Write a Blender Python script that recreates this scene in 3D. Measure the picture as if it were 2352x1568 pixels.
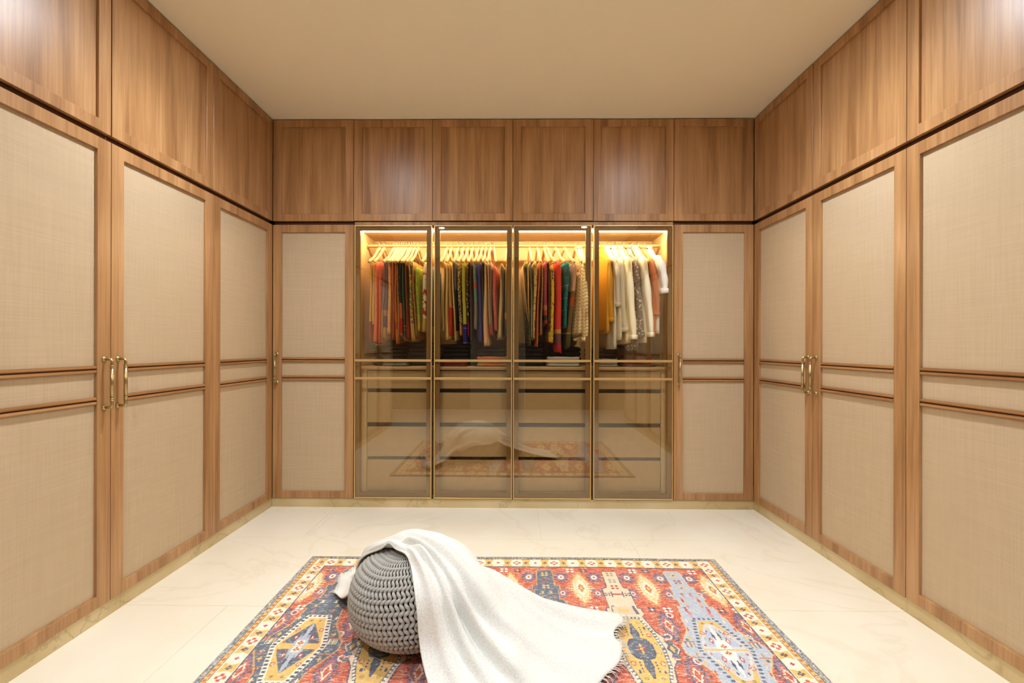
import bpy, bmesh, math, random
import numpy as np
from mathutils import Matrix, Vector

for o in list(bpy.data.objects):
    bpy.data.objects.remove(o, do_unlink=True)
SC = bpy.context.scene
COL = SC.collection
PI = math.pi
RNG = random.Random(7)

# ------------------------------------------------------------------ camera, world, exposure
cam_d = bpy.data.cameras.new('camera')
cam = bpy.data.objects.new('camera', cam_d)
COL.objects.link(cam)
cam_d.sensor_width = 36.0
cam_d.lens = 1045.0 / 2352.0 * 36.0
cam_d.shift_x = (1176 - 1163.412) / 2352.0
cam_d.shift_y = (794.997 - 784) / 2352.0
cam_d.clip_start = 0.05
cr = Vector((0.999935, 0.0111269, 0.0025083))
cu = Vector((-0.0025085, 0.0, 0.999997))
cf = cu.cross(cr)
cam.matrix_world = Matrix(((cr.x, cu.x, -cf.x, -0.001), (cr.y, cu.y, -cf.y, 0.0), (cr.z, cu.z, -cf.z, 1.211), (0, 0, 0, 1)))
SC.camera = cam

world = bpy.data.worlds.new('world')
SC.world = world
world.use_nodes = True
world.node_tree.nodes['Background'].inputs[0].default_value = (1.0, 0.93, 0.82, 1)
world.node_tree.nodes['Background'].inputs[1].default_value = 0.3

SC.view_settings.view_transform = 'Standard'
SC.view_settings.look = 'None'
SC.view_settings.gamma = 1.0
SC.view_settings.use_curve_mapping = False
SC.view_settings.exposure = 0.05
cy_ = SC.cycles
cy_.max_bounces = 6; cy_.diffuse_bounces = 4; cy_.glossy_bounces = 3; cy_.transmission_bounces = 3; cy_.transparent_max_bounces = 12
cy_.caustics_reflective = False; cy_.caustics_refractive = False
cy_.use_adaptive_sampling = True; cy_.adaptive_threshold = 0.10
cy_.sample_clamp_indirect = 8.0; cy_.use_light_tree = False

LAMP_W = 98.0            # each ceiling downlight
LAMP_COL = (0.92, 0.96, 0.99)
LED_STRENGTH = 155.0
LED_COL = (1.0, 0.83, 0.53)

# ------------------------------------------------------------------ room numbers (metres)
L, R = -1.7986, 1.7986       # cabinet fronts of the side walls
D = 3.40                     # cabinet fronts of the far wall
H = 2.914                    # ceiling
ZL = 2.148                   # bottom of loft doors
ZT = 2.119                   # top of the tall doors
ZP = 0.066                   # top of the plinth
YB = -1.9                    # wall behind the camera
DEPTH = 0.58

# ------------------------------------------------------------------ helpers
def srgb(r, g, b):
    def f(c):
        c = c / 255.0
        return c / 12.92 if c <= 0.04045 else ((c + 0.055) / 1.055) ** 2.4
    return (f(r), f(g), f(b), 1.0)

def link(name, mesh, parent=None, mat=None, smooth=False):
    o = bpy.data.objects.new(name, mesh)
    COL.objects.link(o)
    if parent is not None:
        o.parent = parent
    if mat is not None and len(mesh.materials) == 0:
        mesh.materials.append(mat)
    if smooth and len(mesh.polygons):
        mesh.polygons.foreach_set('use_smooth', [True] * len(mesh.polygons))
    return o

def pyobj(name, verts, faces, mat, parent=None, smooth=False):
    me = bpy.data.meshes.new(name)
    me.from_pydata([tuple(v) for v in verts], [], faces)
    me.update()
    return link(name, me, parent, mat, smooth)

def empty(name, loc, rz=0.0):
    o = bpy.data.objects.new(name, None)
    COL.objects.link(o)
    o.empty_display_size = 0.05
    o.location = loc
    o.rotation_euler = (0, 0, rz)
    return o

def tag(o, label=None, cat=None, group=None, kind=None):
    if label: o['label'] = label
    if cat: o['category'] = cat
    if group: o['group'] = group
    if kind: o['kind'] = kind
    return o

class MB:
    def __init__(s):
        s.v = []; s.f = []
    def add(s, v, f):
        n = len(s.v)
        s.v += [tuple(p) for p in v]
        s.f += [tuple(i + n for i in q) for q in f]
        return s
    def box(s, x0, x1, y0, y1, z0, z1):
        v = [(x0, y0, z0), (x1, y0, z0), (x1, y1, z0), (x0, y1, z0), (x0, y0, z1), (x1, y0, z1), (x1, y1, z1), (x0, y1, z1)]
        f = [(0, 3, 2, 1), (4, 5, 6, 7), (0, 1, 5, 4), (1, 2, 6, 5), (2, 3, 7, 6), (3, 0, 4, 7)]
        return s.add(v, f)
    def ring(s, x0, x1, z0, z1, a0, a1, b0, b1, y0, y1):
        """rectangular frame: outer x0..x1,z0..z1, hole a0..a1,b0..b1, thickness y0..y1"""
        o = [(x0, z0), (x1, z0), (x1, z1), (x0, z1)]
        i = [(a0, b0), (a1, b0), (a1, b1), (a0, b1)]
        v = [(x, y0, z) for x, z in o] + [(x, y0, z) for x, z in i] + [(x, y1, z) for x, z in o] + [(x, y1, z) for x, z in i]
        f = []
        for k in range(4):
            n = (k + 1) % 4
            f += [(k, n, 4 + n, 4 + k), (8 + n, 8 + k, 12 + k, 12 + n), (n, k, 8 + k, 8 + n), (4 + k, 4 + n, 12 + n, 12 + k)]
        return s.add(v, f)
    def tube(s, pts, rad, n=8, flat=None, cap=True):
        P = np.array(pts, float); m = len(P)
        if np.isscalar(rad): rad = [rad] * m
        T = np.gradient(P, axis=0); T /= np.linalg.norm(T, axis=1)[:, None] + 1e-12
        up = np.array((1.0, 0, 0)) if abs(T[0][0]) < 0.8 else np.array((0, 1.0, 0))
        v = []
        for k in range(m):
            a = up - T[k] * (up @ T[k]); a /= np.linalg.norm(a) + 1e-12; up = a
            b = np.cross(T[k], a)
            fa = 1.0 if flat is None else flat
            for j in range(n):
                t = 2 * PI * j / n
                v.append(P[k] + rad[k] * (fa * math.cos(t) * a + math.sin(t) * b))
        f = [(k * n + j, k * n + (j + 1) % n, (k + 1) * n + (j + 1) % n, (k + 1) * n + j) for k in range(m - 1) for j in range(n)]
        if cap:
            f += [tuple(range(n - 1, -1, -1)), tuple((m - 1) * n + j for j in range(n))]
        return s.add(v, f)
    def build(s, name, mat, parent=None, bevel=0.0, smooth=False, seg=1):
        me = bpy.data.meshes.new(name)
        me.from_pydata(s.v, [], s.f)
        me.update()
        if bevel > 0:
            bm = bmesh.new(); bm.from_mesh(me)
            es = [e for e in bm.edges if len(e.link_faces) == 2 and e.calc_face_angle(0) > 0.5]
            bmesh.ops.bevel(bm, geom=es, offset=bevel, segments=seg, affect='EDGES', clamp_overlap=True)
            bm.to_mesh(me); bm.free()
        return link(name, me, parent, mat, smooth)

# ------------------------------------------------------------------ materials
MATS = {}
def new_mat(name):
    m = bpy.data.materials.new(name)
    m.use_nodes = True
    nt = m.node_tree
    b = nt.nodes['Principled BSDF']
    MATS[name] = m
    return m, nt, b

def N(nt, typ, **kw):
    n = nt.nodes.new(typ)
    for k, v in kw.items():
        setattr(n, k, v)
    return n

def ramp(nt, stops):
    r = N(nt, 'ShaderNodeValToRGB')
    e = r.color_ramp.elements
    while len(e) < len(stops):
        e.new(0.5)
    for k, (p, c) in enumerate(stops):
        e[k].position = p; e[k].color = c
    return r

def coords(nt, scale, rand=0.0, obj=True):
    tc = N(nt, 'ShaderNodeTexCoord')
    mp = N(nt, 'ShaderNodeMapping')
    mp.inputs['Scale'].default_value = scale
    if rand:
        oi = N(nt, 'ShaderNodeObjectInfo')
        mu = N(nt, 'ShaderNodeVectorMath', operation='SCALE')
        cb = N(nt, 'ShaderNodeCombineXYZ')
        nt.links.new(oi.outputs['Random'], cb.inputs[0]); nt.links.new(oi.outputs['Random'], cb.inputs[1]); nt.links.new(oi.outputs['Random'], cb.inputs[2])
        nt.links.new(cb.outputs[0], mu.inputs[0]); mu.inputs['Scale'].default_value = rand
        nt.links.new(mu.outputs[0], mp.inputs['Location'])
    nt.links.new(tc.outputs['Object' if obj else 'Generated'], mp.inputs['Vector'])
    return mp

def mix(nt, fac, a, b, blend='MIX'):
    m = N(nt, 'ShaderNodeMix', data_type='RGBA', blend_type=blend)
    if isinstance(fac, (int, float)): m.inputs[0].default_value = fac
    else: nt.links.new(fac, m.inputs[0])
    for s, i in ((a, 6), (b, 7)):
        if isinstance(s, tuple): m.inputs[i].default_value = s
        else: nt.links.new(s, m.inputs[i])
    return m.outputs[2]

def plain(name, col, rough=0.5, metal=0.0, spec=0.5, noise=0.0, nscale=20.0, bump=0.0):
    m, nt, b = new_mat(name)
    b.inputs['Roughness'].default_value = rough
    b.inputs['Metallic'].default_value = metal
    b.inputs['Specular IOR Level'].default_value = spec
    b.inputs['Base Color'].default_value = col
    if noise or bump:
        mp = coords(nt, (nscale,) * 3, 7.0)
        nz = N(nt, 'ShaderNodeTexNoise'); nz.inputs['Detail'].default_value = 4
        nt.links.new(mp.outputs[0], nz.inputs['Vector'])
        if noise:
            d = tuple(c * (1 - noise) for c in col[:3]) + (1,)
            e = tuple(min(1, c * (1 + noise)) for c in col[:3]) + (1,)
            r = ramp(nt, [(0.3, d), (0.7, e)])
            nt.links.new(nz.outputs[0], r.inputs[0]); nt.links.new(r.outputs[0], b.inputs['Base Color'])
        if bump:
            bp = N(nt, 'ShaderNodeBump'); bp.inputs['Strength'].default_value = bump; bp.inputs['Distance'].default_value = 0.002
            nt.links.new(nz.outputs[0], bp.inputs['Height']); nt.links.new(bp.outputs[0], b.inputs['Normal'])
    return m

def wood(name, dark, mid, light, rough=0.36, vert=True):
    m, nt, b = new_mat(name)
    m1 = coords(nt, (9.0, 9.0, 0.55) if vert else (0.55, 9.0, 9.0), 13.0)
    n1 = N(nt, 'ShaderNodeTexNoise'); n1.inputs['Scale'].default_value = 1.6; n1.inputs['Detail'].default_value = 5; n1.inputs['Roughness'].default_value = 0.6
    n1.inputs['Distortion'].default_value = 0.35
    nt.links.new(m1.outputs[0], n1.inputs['Vector'])
    m2 = coords(nt, (95.0, 95.0, 2.2) if vert else (2.2, 95.0, 95.0), 5.0)
    n2 = N(nt, 'ShaderNodeTexNoise'); n2.inputs['Scale'].default_value = 1.0; n2.inputs['Detail'].default_value = 4
    nt.links.new(m2.outputs[0], n2.inputs['Vector'])
    r = ramp(nt, [(0.28, dark), (0.5, mid), (0.74, light)])
    nt.links.new(n1.outputs[0], r.inputs[0])
    r2 = ramp(nt, [(0.3, (0.76, 0.73, 0.70, 1)), (0.62, (1, 1, 1, 1))])
    nt.links.new(n2.outputs[0], r2.inputs[0])
    c = mix(nt, 0.85, r.outputs[0], r2.outputs[0], 'MULTIPLY')
    nt.links.new(c, b.inputs['Base Color'])
    b.inputs['Roughness'].default_value = rough
    b.inputs['Specular IOR Level'].default_value = 0.5
    return m

M_WOOD = wood('veneer_wood', srgb(147, 103, 64), srgb(182, 136, 90), srgb(204, 159, 111))
M_WOODH = wood('veneer_wood_crosswise', srgb(150, 104, 64), srgb(180, 132, 85), srgb(196, 150, 102), vert=False)
M_GAP = plain('shadow_gap_wood', srgb(84, 46, 26), 0.6)
M_BODY = plain('carcass_brown', srgb(70, 42, 26), 0.7)

def weave(name):
    m, nt, b = new_mat(name)
    tc = N(nt, 'ShaderNodeTexCoord')
    sp = N(nt, 'ShaderNodeSeparateXYZ')
    nt.links.new(tc.outputs['Object'], sp.inputs[0])
    def wv(out, freq):
        a = N(nt, 'ShaderNodeMath', operation='MULTIPLY'); a.inputs[1].default_value = freq
        nt.links.new(out, a.inputs[0])
        s = N(nt, 'ShaderNodeMath', operation='SINE'); nt.links.new(a.outputs[0], s.inputs[0])
        return s.outputs[0]
    sx = wv(sp.outputs[0], 2 * PI / 0.0062); sz = wv(sp.outputs[2], 2 * PI / 0.0062)
    pr = N(nt, 'ShaderNodeMath', operation='MULTIPLY'); nt.links.new(sx, pr.inputs[0]); nt.links.new(sz, pr.inputs[1])
    f = N(nt, 'ShaderNodeMath', operation='MULTIPLY_ADD'); nt.links.new(pr.outputs[0], f.inputs[0]); f.inputs[1].default_value = 0.5; f.inputs[2].default_value = 0.5
    # slubs along warp and weft
    ma = coords(nt, (160.0, 1.0, 4.0), 3.0); na = N(nt, 'ShaderNodeTexNoise'); na.inputs['Scale'].default_value = 1.0; nt.links.new(ma.outputs[0], na.inputs['Vector'])
    mb = coords(nt, (4.0, 1.0, 160.0), 3.0); nb = N(nt, 'ShaderNodeTexNoise'); nb.inputs['Scale'].default_value = 1.0; nt.links.new(mb.outputs[0], nb.inputs['Vector'])
    sl = N(nt, 'ShaderNodeMath', operation='ADD'); nt.links.new(na.outputs[0], sl.inputs[0]); nt.links.new(nb.outputs[0], sl.inputs[1])
    r1 = ramp(nt, [(0.0, srgb(180, 156, 126)), (1.0, srgb(223, 201, 169))])
    nt.links.new(f.outputs[0], r1.inputs[0])
    r2 = ramp(nt, [(0.35, (0.89, 0.88, 0.86, 1)), (0.65, (1.0, 1.0, 1.0, 1))])
    hl = N(nt, 'ShaderNodeMath', operation='MULTIPLY'); nt.links.new(sl.outputs[0], hl.inputs[0]); hl.inputs[1].default_value = 0.5
    nt.links.new(hl.outputs[0], r2.inputs[0])
    c = mix(nt, 0.9, r1.outputs[0], r2.outputs[0], 'MULTIPLY')
    nt.links.new(c, b.inputs['Base Color'])
    b.inputs['Roughness'].default_value = 0.8
    b.inputs['Specular IOR Level'].default_value = 0.25
    bp = N(nt, 'ShaderNodeBump'); bp.inputs['Strength'].default_value = 0.35; bp.inputs['Distance'].default_value = 0.0012
    nt.links.new(f.outputs[0], bp.inputs['Height']); nt.links.new(bp.outputs[0], b.inputs['Normal'])
    return m
M_WEAVE = weave('woven_linen')

M_BRASS = plain('brushed_brass', srgb(190, 172, 126), 0.33, 1.0)
M_GOLD = plain('champagne_gold', srgb(222, 188, 126), 0.45, 0.85)
M_BRONZE = plain('bronze_frame', srgb(134, 102, 56), 0.42, 0.2)
M_INNER = plain('wardrobe_laminate', srgb(206, 176, 124), 0.45, 0.0, 0.4, 0.05, 6.0)
M_DRAWER = plain('drawer_laminate', srgb(178, 150, 106), 0.4, 0.0, 0.4, 0.05, 5.0)
M_BLACK = plain('black_recess', srgb(14, 10, 8), 0.6)
M_CEIL = plain('ceiling_paint', srgb(248, 238, 212), 0.9, 0.0, 0.2)
M_WALL = plain('wall_paint', srgb(128, 100, 74), 0.9, 0.0, 0.2)
M_DARKDOOR = plain('dark_stained_door', srgb(46, 32, 24), 0.5, 0, 0.4, 0.15, 8.0)
M_GREYDOOR = plain('grey_lacquer_door', srgb(120, 116, 110), 0.5)
M_STEEL = plain('hook_steel', srgb(200, 196, 188), 0.3, 1.0)
M_HANGER = plain('hanger_wood', srgb(226, 186, 128), 0.45, 0, 0.4, 0.06, 30.0)

def marble(name, base, vein, vein2, rough, vs=0.9, strength=0.5):
    m, nt, b = new_mat(name)
    tc = N(nt, 'ShaderNodeTexCoord')
    ge = N(nt, 'ShaderNodeNewGeometry')
    mp = N(nt, 'ShaderNodeMapping'); mp.inputs['Rotation'].default_value = (0, 0, 0.5)
    nt.links.new(ge.outputs['Position'], mp.inputs['Vector'])
    n1 = N(nt, 'ShaderNodeTexNoise'); n1.inputs['Scale'].default_value = 2.2; n1.inputs['Detail'].default_value = 6
    nt.links.new(mp.outputs[0], n1.inputs['Vector'])
    r1 = ramp(nt, [(0.35, vein2), (0.62, base)])
    nt.links.new(n1.outputs[0], r1.inputs[0])
    n2 = N(nt, 'ShaderNodeTexNoise'); n2.inputs['Scale'].default_value = vs; n2.inputs['Detail'].default_value = 7; n2.inputs['Roughness'].default_value = 0.55; n2.inputs['Distortion'].default_value = 0.9
    nt.links.new(mp.outputs[0], n2.inputs['Vector'])
    r2 = ramp(nt, [(0.485, (0, 0, 0, 1)), (0.5, (strength,) * 3 + (1,)), (0.515, (0, 0, 0, 1))])
    nt.links.new(n2.outputs[0], r2.inputs[0])
    c = mix(nt, r2.outputs[0], r1.outputs[0], vein)
    nt.links.new(c, b.inputs['Base Color'])
    b.inputs['Roughness'].default_value = rough
    b.inputs['Specular IOR Level'].default_value = 0.4
    return m
M_FLOOR = marble('cream_marble', srgb(243, 237, 221), srgb(214, 200, 172), srgb(238, 230, 211), 0.3, 0.9, 0.22)
M_GROUT = plain('floor_grout', srgb(206, 194, 172), 0.8)
M_PLINTH = marble('beige_marble', srgb(216, 196, 152), srgb(160, 140, 90), srgb(196, 172, 124), 0.3, 2.0, 0.5)

def glass(name):
    m, nt, b = new_mat(name)
    nt.nodes.remove(b)
    out = nt.nodes['Material Output']
    tr = N(nt, 'ShaderNodeBsdfTransparent'); tr.inputs[0].default_value = (0.955, 0.925, 0.87, 1)
    gl = N(nt, 'ShaderNodeBsdfGlossy'); gl.inputs[0].default_value = (1.0, 0.93, 0.80, 1); gl.inputs['Roughness'].default_value = 0.008
    lw = N(nt, 'ShaderNodeLayerWeight'); lw.inputs[0].default_value = 0.5
    pw = N(nt, 'ShaderNodeMath', operation='POWER'); nt.links.new(lw.outputs['Facing'], pw.inputs[0]); pw.inputs[1].default_value = 5.0
    ma = N(nt, 'ShaderNodeMath', operation='MULTIPLY_ADD'); nt.links.new(pw.outputs[0], ma.inputs[0]); ma.inputs[1].default_value = 0.91; ma.inputs[2].default_value = 0.09
    mx = N(nt, 'ShaderNodeMixShader')
    nt.links.new(ma.outputs[0], mx.inputs[0]); nt.links.new(tr.outputs[0], mx.inputs[1]); nt.links.new(gl.outputs[0], mx.inputs[2])
    nt.links.new(mx.outputs[0], out.inputs[0])
    return m
M_GLASS = glass('bronze_glass')

def emit(name, col, strength):
    m, nt, b = new_mat(name)
    b.inputs['Base Color'].default_value = (0.9, 0.9, 0.9, 1)
    b.inputs['Emission Color'].default_value = tuple(col) + (1,)
    b.inputs['Emission Strength'].default_value = strength
    return m
M_LED = emit('led_warm', LED_COL, LED_STRENGTH)
M_LENS = emit('lamp_lens', (0.82, 0.91, 1.0), 800.0)
M_TRIM = plain('lamp_trim_white', srgb(235, 232, 225), 0.5)

def fabric(name, c1, c2=None, mode=None, scale=60.0, bands=(), rough=0.75, amount=0.5):
    """cloth dyed c1, printed with c2, with woven bands (z0, z1, colour) measured down from the hanging edge"""
    m, nt, b = new_mat(name)
    mp = coords(nt, (1, 1, 1), 3.0)
    cur = c1
    if c2 is not None:
        if mode == 'spot':
            t = N(nt, 'ShaderNodeTexVoronoi'); t.inputs['Scale'].default_value = scale
            nt.links.new(mp.outputs[0], t.inputs['Vector'])
            r = ramp(nt, [(amount * 0.62, (1, 1, 1, 1)), (amount * 0.62 + 0.06, (0, 0, 0, 1))])
            nt.links.new(t.outputs[0], r.inputs[0])
        elif mode == 'stripe':
            sp = N(nt, 'ShaderNodeSeparateXYZ'); nt.links.new(mp.outputs[0], sp.inputs[0])
            a = N(nt, 'ShaderNodeMath', operation='MULTIPLY'); a.inputs[1].default_value = scale; nt.links.new(sp.outputs[1], a.inputs[0])
            q = N(nt, 'ShaderNodeMath', operation='SINE'); nt.links.new(a.outputs[0], q.inputs[0])
            r = ramp(nt, [(0.45, (0, 0, 0, 1)), (0.55, (1, 1, 1, 1))]); nt.links.new(q.outputs[0], r.inputs[0])
        elif mode == 'check':
            t = N(nt, 'ShaderNodeTexChecker'); t.inputs['Scale'].default_value = scale
            nt.links.new(mp.outputs[0], t.inputs['Vector'])
            r = ramp(nt, [(0.4, (0, 0, 0, 1)), (0.6, (1, 1, 1, 1))]); nt.links.new(t.outputs[1], r.inputs[0])
        else:
            t = N(nt, 'ShaderNodeTexNoise'); t.inputs['Scale'].default_value = scale; t.inputs['Detail'].default_value = 2
            nt.links.new(mp.outputs[0], t.inputs['Vector'])
            r = ramp(nt, [(1 - amount - 0.04, (0, 0, 0, 1)), (1 - amount + 0.04, (1, 1, 1, 1))])
            nt.links.new(t.outputs[0], r.inputs[0])
        cur = mix(nt, r.outputs[0], c1, c2)
    if bands:
        tc = N(nt, 'ShaderNodeTexCoord'); sp = N(nt, 'ShaderNodeSeparateXYZ'); nt.links.new(tc.outputs['Object'], sp.inputs[0])
        for z0, z1, c in bands:
            lt = N(nt, 'ShaderNodeMath', operation='LESS_THAN'); nt.links.new(sp.outputs[2], lt.inputs[0]); lt.inputs[1].default_value = -z0
            gt = N(nt, 'ShaderNodeMath', operation='GREATER_THAN'); nt.links.new(sp.outputs[2], gt.inputs[0]); gt.inputs[1].default_value = -z1
            an = N(nt, 'ShaderNodeMath', operation='MULTIPLY'); nt.links.new(lt.outputs[0], an.inputs[0]); nt.links.new(gt.outputs[0], an.inputs[1])
            cur = mix(nt, an.outputs[0], cur, c)
    if isinstance(cur, tuple): b.inputs['Base Color'].default_value = cur
    else: nt.links.new(cur, b.inputs['Base Color'])
    b.inputs['Roughness'].default_value = rough
    b.inputs['Specular IOR Level'].default_value = 0.3
    return m

# ------------------------------------------------------------------ the room shell
XW = 2.40
fl = MB().box(-XW - 0.1, XW + 0.1, YB - 0.1, 4.1, -0.08, -0.0015).build('floor', M_GROUT)
tag(fl, 'cream marble floor of large polished slabs', None, None, 'structure')
rows = [3.42, 2.8575, 2.104, 1.350, 0.596, -0.158, -0.912, YB]
for k in range(len(rows) - 1):
    xs = [-1.85, -1.32 + 0.55 * (k % 2), 0.19 + 0.55 * (k % 2), 1.69 - 0.9 * ((k + 1) % 2) * 0 + 0.0, 1.85] if k % 2 == 0 else [-1.85, -0.77, 0.74, 1.85]
    if k % 2 == 0: xs = [-1.85, -1.32, 0.19, 1.85]
    for a, b in zip(xs[:-1], xs[1:]):
        MB().box(a + 0.0006, b - 0.0006, rows[k + 1] + 0.0006, rows[k] - 0.0006, -0.0014, 0.0).build('slab', M_FLOOR, fl)
MB().box(-XW, -1.852, YB, -0.1, -0.0014, 0).build('slab', M_FLOOR, fl)
MB().box(1.852, XW, YB, -0.5, -0.0014, 0).build('slab', M_FLOOR, fl)

tag(MB().box(-XW - 0.1, XW + 0.1, YB - 0.1, 4.1, H, H + 0.1).build('ceiling', M_CEIL), 'plain cream painted ceiling', None, None, 'structure')
tag(MB().box(-XW - 0.1, -XW, YB - 0.1, 4.1, 0, H).build('wall_left', M_WALL), 'brown wall behind the left cabinets', None, None, 'structure')
tag(MB().box(XW, XW + 0.1, YB - 0.1, 4.1, 0, H).build('wall_right', M_WALL), 'brown wall behind the right cabinets', None, None, 'structure')
tag(MB().box(-XW, XW, 4.0, 4.1, 0, H).build('wall_back', M_WALL), 'brown wall behind the far cabinets', None, None, 'structure')
wf = MB().box(-XW, -1.6, YB - 0.1, YB, 0, H).box(1.4, XW, YB - 0.1, YB, 0, H).box(-1.6, 1.4, YB - 0.1, YB, 2.29, H).build('wall_front', M_WALL)
tag(wf, 'brown wall behind the camera with a wide doorway', None, None, 'structure')
d1 = empty('door_1', (0, YB, 0)); tag(d1, 'wide sliding door of dark and grey leaves', None, None, 'structure')
for a, b, mt in ((-1.6, -0.79, M_DARKDOOR), (-0.78, 0.25, M_GREYDOOR), (0.26, 1.4, M_DARKDOOR)):
    MB().box(a, b, -0.07, -0.03, 0.0, 2.285).build('door_leaf', mt, d1)

# plinths
def plinth(name, loc, rz, length, cuts, label):
    e = empty(name, loc, rz); tag(e, label, None, None, 'structure')
    c = [0] + cuts + [length]
    for a, b in zip(c[:-1], c[1:]):
        MB().box(a + 0.0006, b - 0.0006, 0.006, 0.10, 0.0, ZP - 0.001).build('marble_slab', M_PLINTH, e)
    return e
plinth('baseboard_back', (L - 0.006, D, 0), 0, R - L + 0.012, [1.1, 2.3], 'beige marble plinth under the far cabinets')
plinth('baseboard_left', (L, -0.05, 0), PI / 2, D + 0.055, [0.95, 2.13], 'beige marble plinth under the left cabinets')
plinth('baseboard_right', (R, D + 0.005, 0), -PI / 2, D + 0.485, [1.31, 2.5], 'beige marble plinth under the right cabinets')

# ------------------------------------------------------------------ cabinets
HANDLE = None
def handle_mesh():
    global HANDLE
    if HANDLE is None:
        b = MB()
        z0, z1, off = 0.937, 1.150, -0.036
        def corner(zc, s):
            return [(0, off + 0.012 * (1 - math.sin(a)), zc + s * 0.012 * (math.cos(a) - 1)) for a in np.linspace(0, PI / 2, 6)]
        top = [(0, 0.0, z1), (0, off + 0.012, z1)] + [(0, off + 0.012 - 0.012 * math.sin(a), z1 - 0.012 * (1 - math.cos(a))) for a in np.linspace(0.2, PI / 2, 6)]
        bot = [(0, off + 0.012 - 0.012 * math.sin(a), z0 + 0.012 * (1 - math.cos(a))) for a in np.linspace(PI / 2, 0.2, 6)] + [(0, off + 0.012, z0), (0, 0.0, z0)]
        b.tube(top + bot, 0.0062, 10)
        for zc in (z0, z1):
            b.tube([(0, 0.0, zc), (0, -0.004, zc), (0, -0.0042, zc), (0, -0.008, zc)], [0.0115, 0.0115, 0.0095, 0.0085], 14)
        for zc in (z0 + 0.03, z0 + 0.038, z1 - 0.03, z1 - 0.038):
            b.tube([(0, off, zc - 0.0025), (0, off, zc), (0, off, zc + 0.0025)], [0.0068, 0.0088, 0.0068], 12)
        b.tube([(0, off, z0 + 0.042), (0, off, z1 - 0.042)], 0.0074, 12)
        o = b.build('handle', M_BRASS, None, smooth=True)
        HANDLE = o.data
        bpy.data.objects.remove(o)
    return HANDLE

def woven_door(par, x0, x1, hside):
    """tall framed door with woven panels; hside -1 handle at x0 side, +1 at x1 side, 0 none"""
    g = 0.0015
    st, rt, rb = 0.066, 0.055, 0.050
    x0 += g; x1 -= g
    z0, z1 = ZP + 0.002, ZT
    a0, a1, b0, b1 = x0 + st, x1 - st, z0 + rb, z1 - rt
    d = MB().ring(x0, x1, z0, z1, a0, a1, b0, b1, 0.0, 0.022).build('door', M_WOOD, par, 0.0012)
    for p0, p1 in ((b0, 0.953), (0.985, 1.091), (1.121, b1)):
        MB().box(a0 - 0.004, a1 + 0.004, 0.0135, 0.0195, p0 - 0.003, p1 + 0.003).build('woven_panel', M_WEAVE, d)
    for zc in (0.969, 1.106):
        MB().box(a0, a1, 0.0085, 0.0135, zc - 0.016, zc + 0.016).build('moulding_bed', M_GAP, d)
        for s in (-1, 1):
            MB().box(a0, a1, 0.0005, 0.0125, zc + s * 0.0095 - 0.0065, zc + s * 0.0095 + 0.0065).build('moulding', M_WOODH, d, 0.003, seg=2)
    if hside:
        hx = x0 + 0.034 if hside < 0 else x1 - 0.034
        h = link('handle', handle_mesh(), d); h.location = (hx, 0, 0)
        h['label'] = 'brass bow handle'
    return d

def loft_door(par, x0, x1, gl=0.0015, gr=0.0015, dz=0.0, dy=0.0):
    x0 += gl; x1 -= gr
    z0, z1 = ZL + dz, H - 0.008
    a0, a1, b0, b1 = x0 + 0.060, x1 - 0.060, z0 + 0.052, z1 - 0.052
    d = MB().ring(x0, x1, z0, z1, a0, a1, b0, b1, dy, 0.021 + dy).build('door', M_WOOD, par, 0.001)
    MB().box(a0 - 0.003, a1 + 0.003, 0.011 + dy, 0.019 + dy, b0 - 0.003, b1 + 0.003).build('panel', M_WOOD, d)
    return d

def tall_cabinet(loc, rz, doors, label, depth=DEPTH):
    w0, w1 = doors[0][0], doors[-1][1]
    e = empty('wardrobe_cabinet', loc, rz); tag(e, label, 'cabinet', 'tall wooden cabinets with woven door panels')
    MB().box(w0 + 0.001, w1 - 0.001, 0.024, depth, ZP, ZL - 0.006).build('body', M_GAP, e)
    for x0, x1, hs in doors: woven_door(e, x0, x1, hs)
    return e

def loft_cabinet(loc, rz, doors, label, depth=DEPTH):
    e = empty('loft_cabinet', loc, rz); tag(e, label, 'cabinet', 'wooden loft cabinets under the ceiling')
    MB().box(doors[0][0] + 0.001, doors[-1][1] - 0.001, 0.023, depth, ZL - 0.004, H - 0.002).build('body', M_BODY, e)
    for d in doors: loft_door(e, *d)
    return e

# far wall, local x from L
bx = [0.001, 0.610, 1.203, 1.805, 2.405, 3.003, R - L - 0.001]
loft_cabinet((L, D, 0), 0, [(bx[0], bx[1], 0.002, 0.0015), (bx[1], bx[2], 0.0015, 0.0015, 0.002, 0.003)], 'wooden two-door loft cabinet on the far wall, at its left corner')
loft_cabinet((L, D, 0), 0, [(bx[2], bx[3], 0.0015, 0.0015, 0.003), (bx[3], bx[4], 0.0015, 0.0015, 0.002)], 'wooden two-door loft cabinet on the far wall, middle of the three')
loft_cabinet((L, D, 0), 0, [(bx[4], bx[5], 0.0015, 0.0015, 0.0, 0.002), (bx[5], bx[6], 0.0015, 0.003)], 'wooden two-door loft cabinet on the far wall, at its right corner')
tall_cabinet((L, D, 0), 0, [(0.001, 0.613, -1)], 'single-door woven-panel cabinet left of the glass wardrobe')
tall_cabinet((L, D, 0), 0, [(3.004, R - L - 0.001, -1)], 'single-door woven-panel cabinet right of the glass wardrobe')
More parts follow.
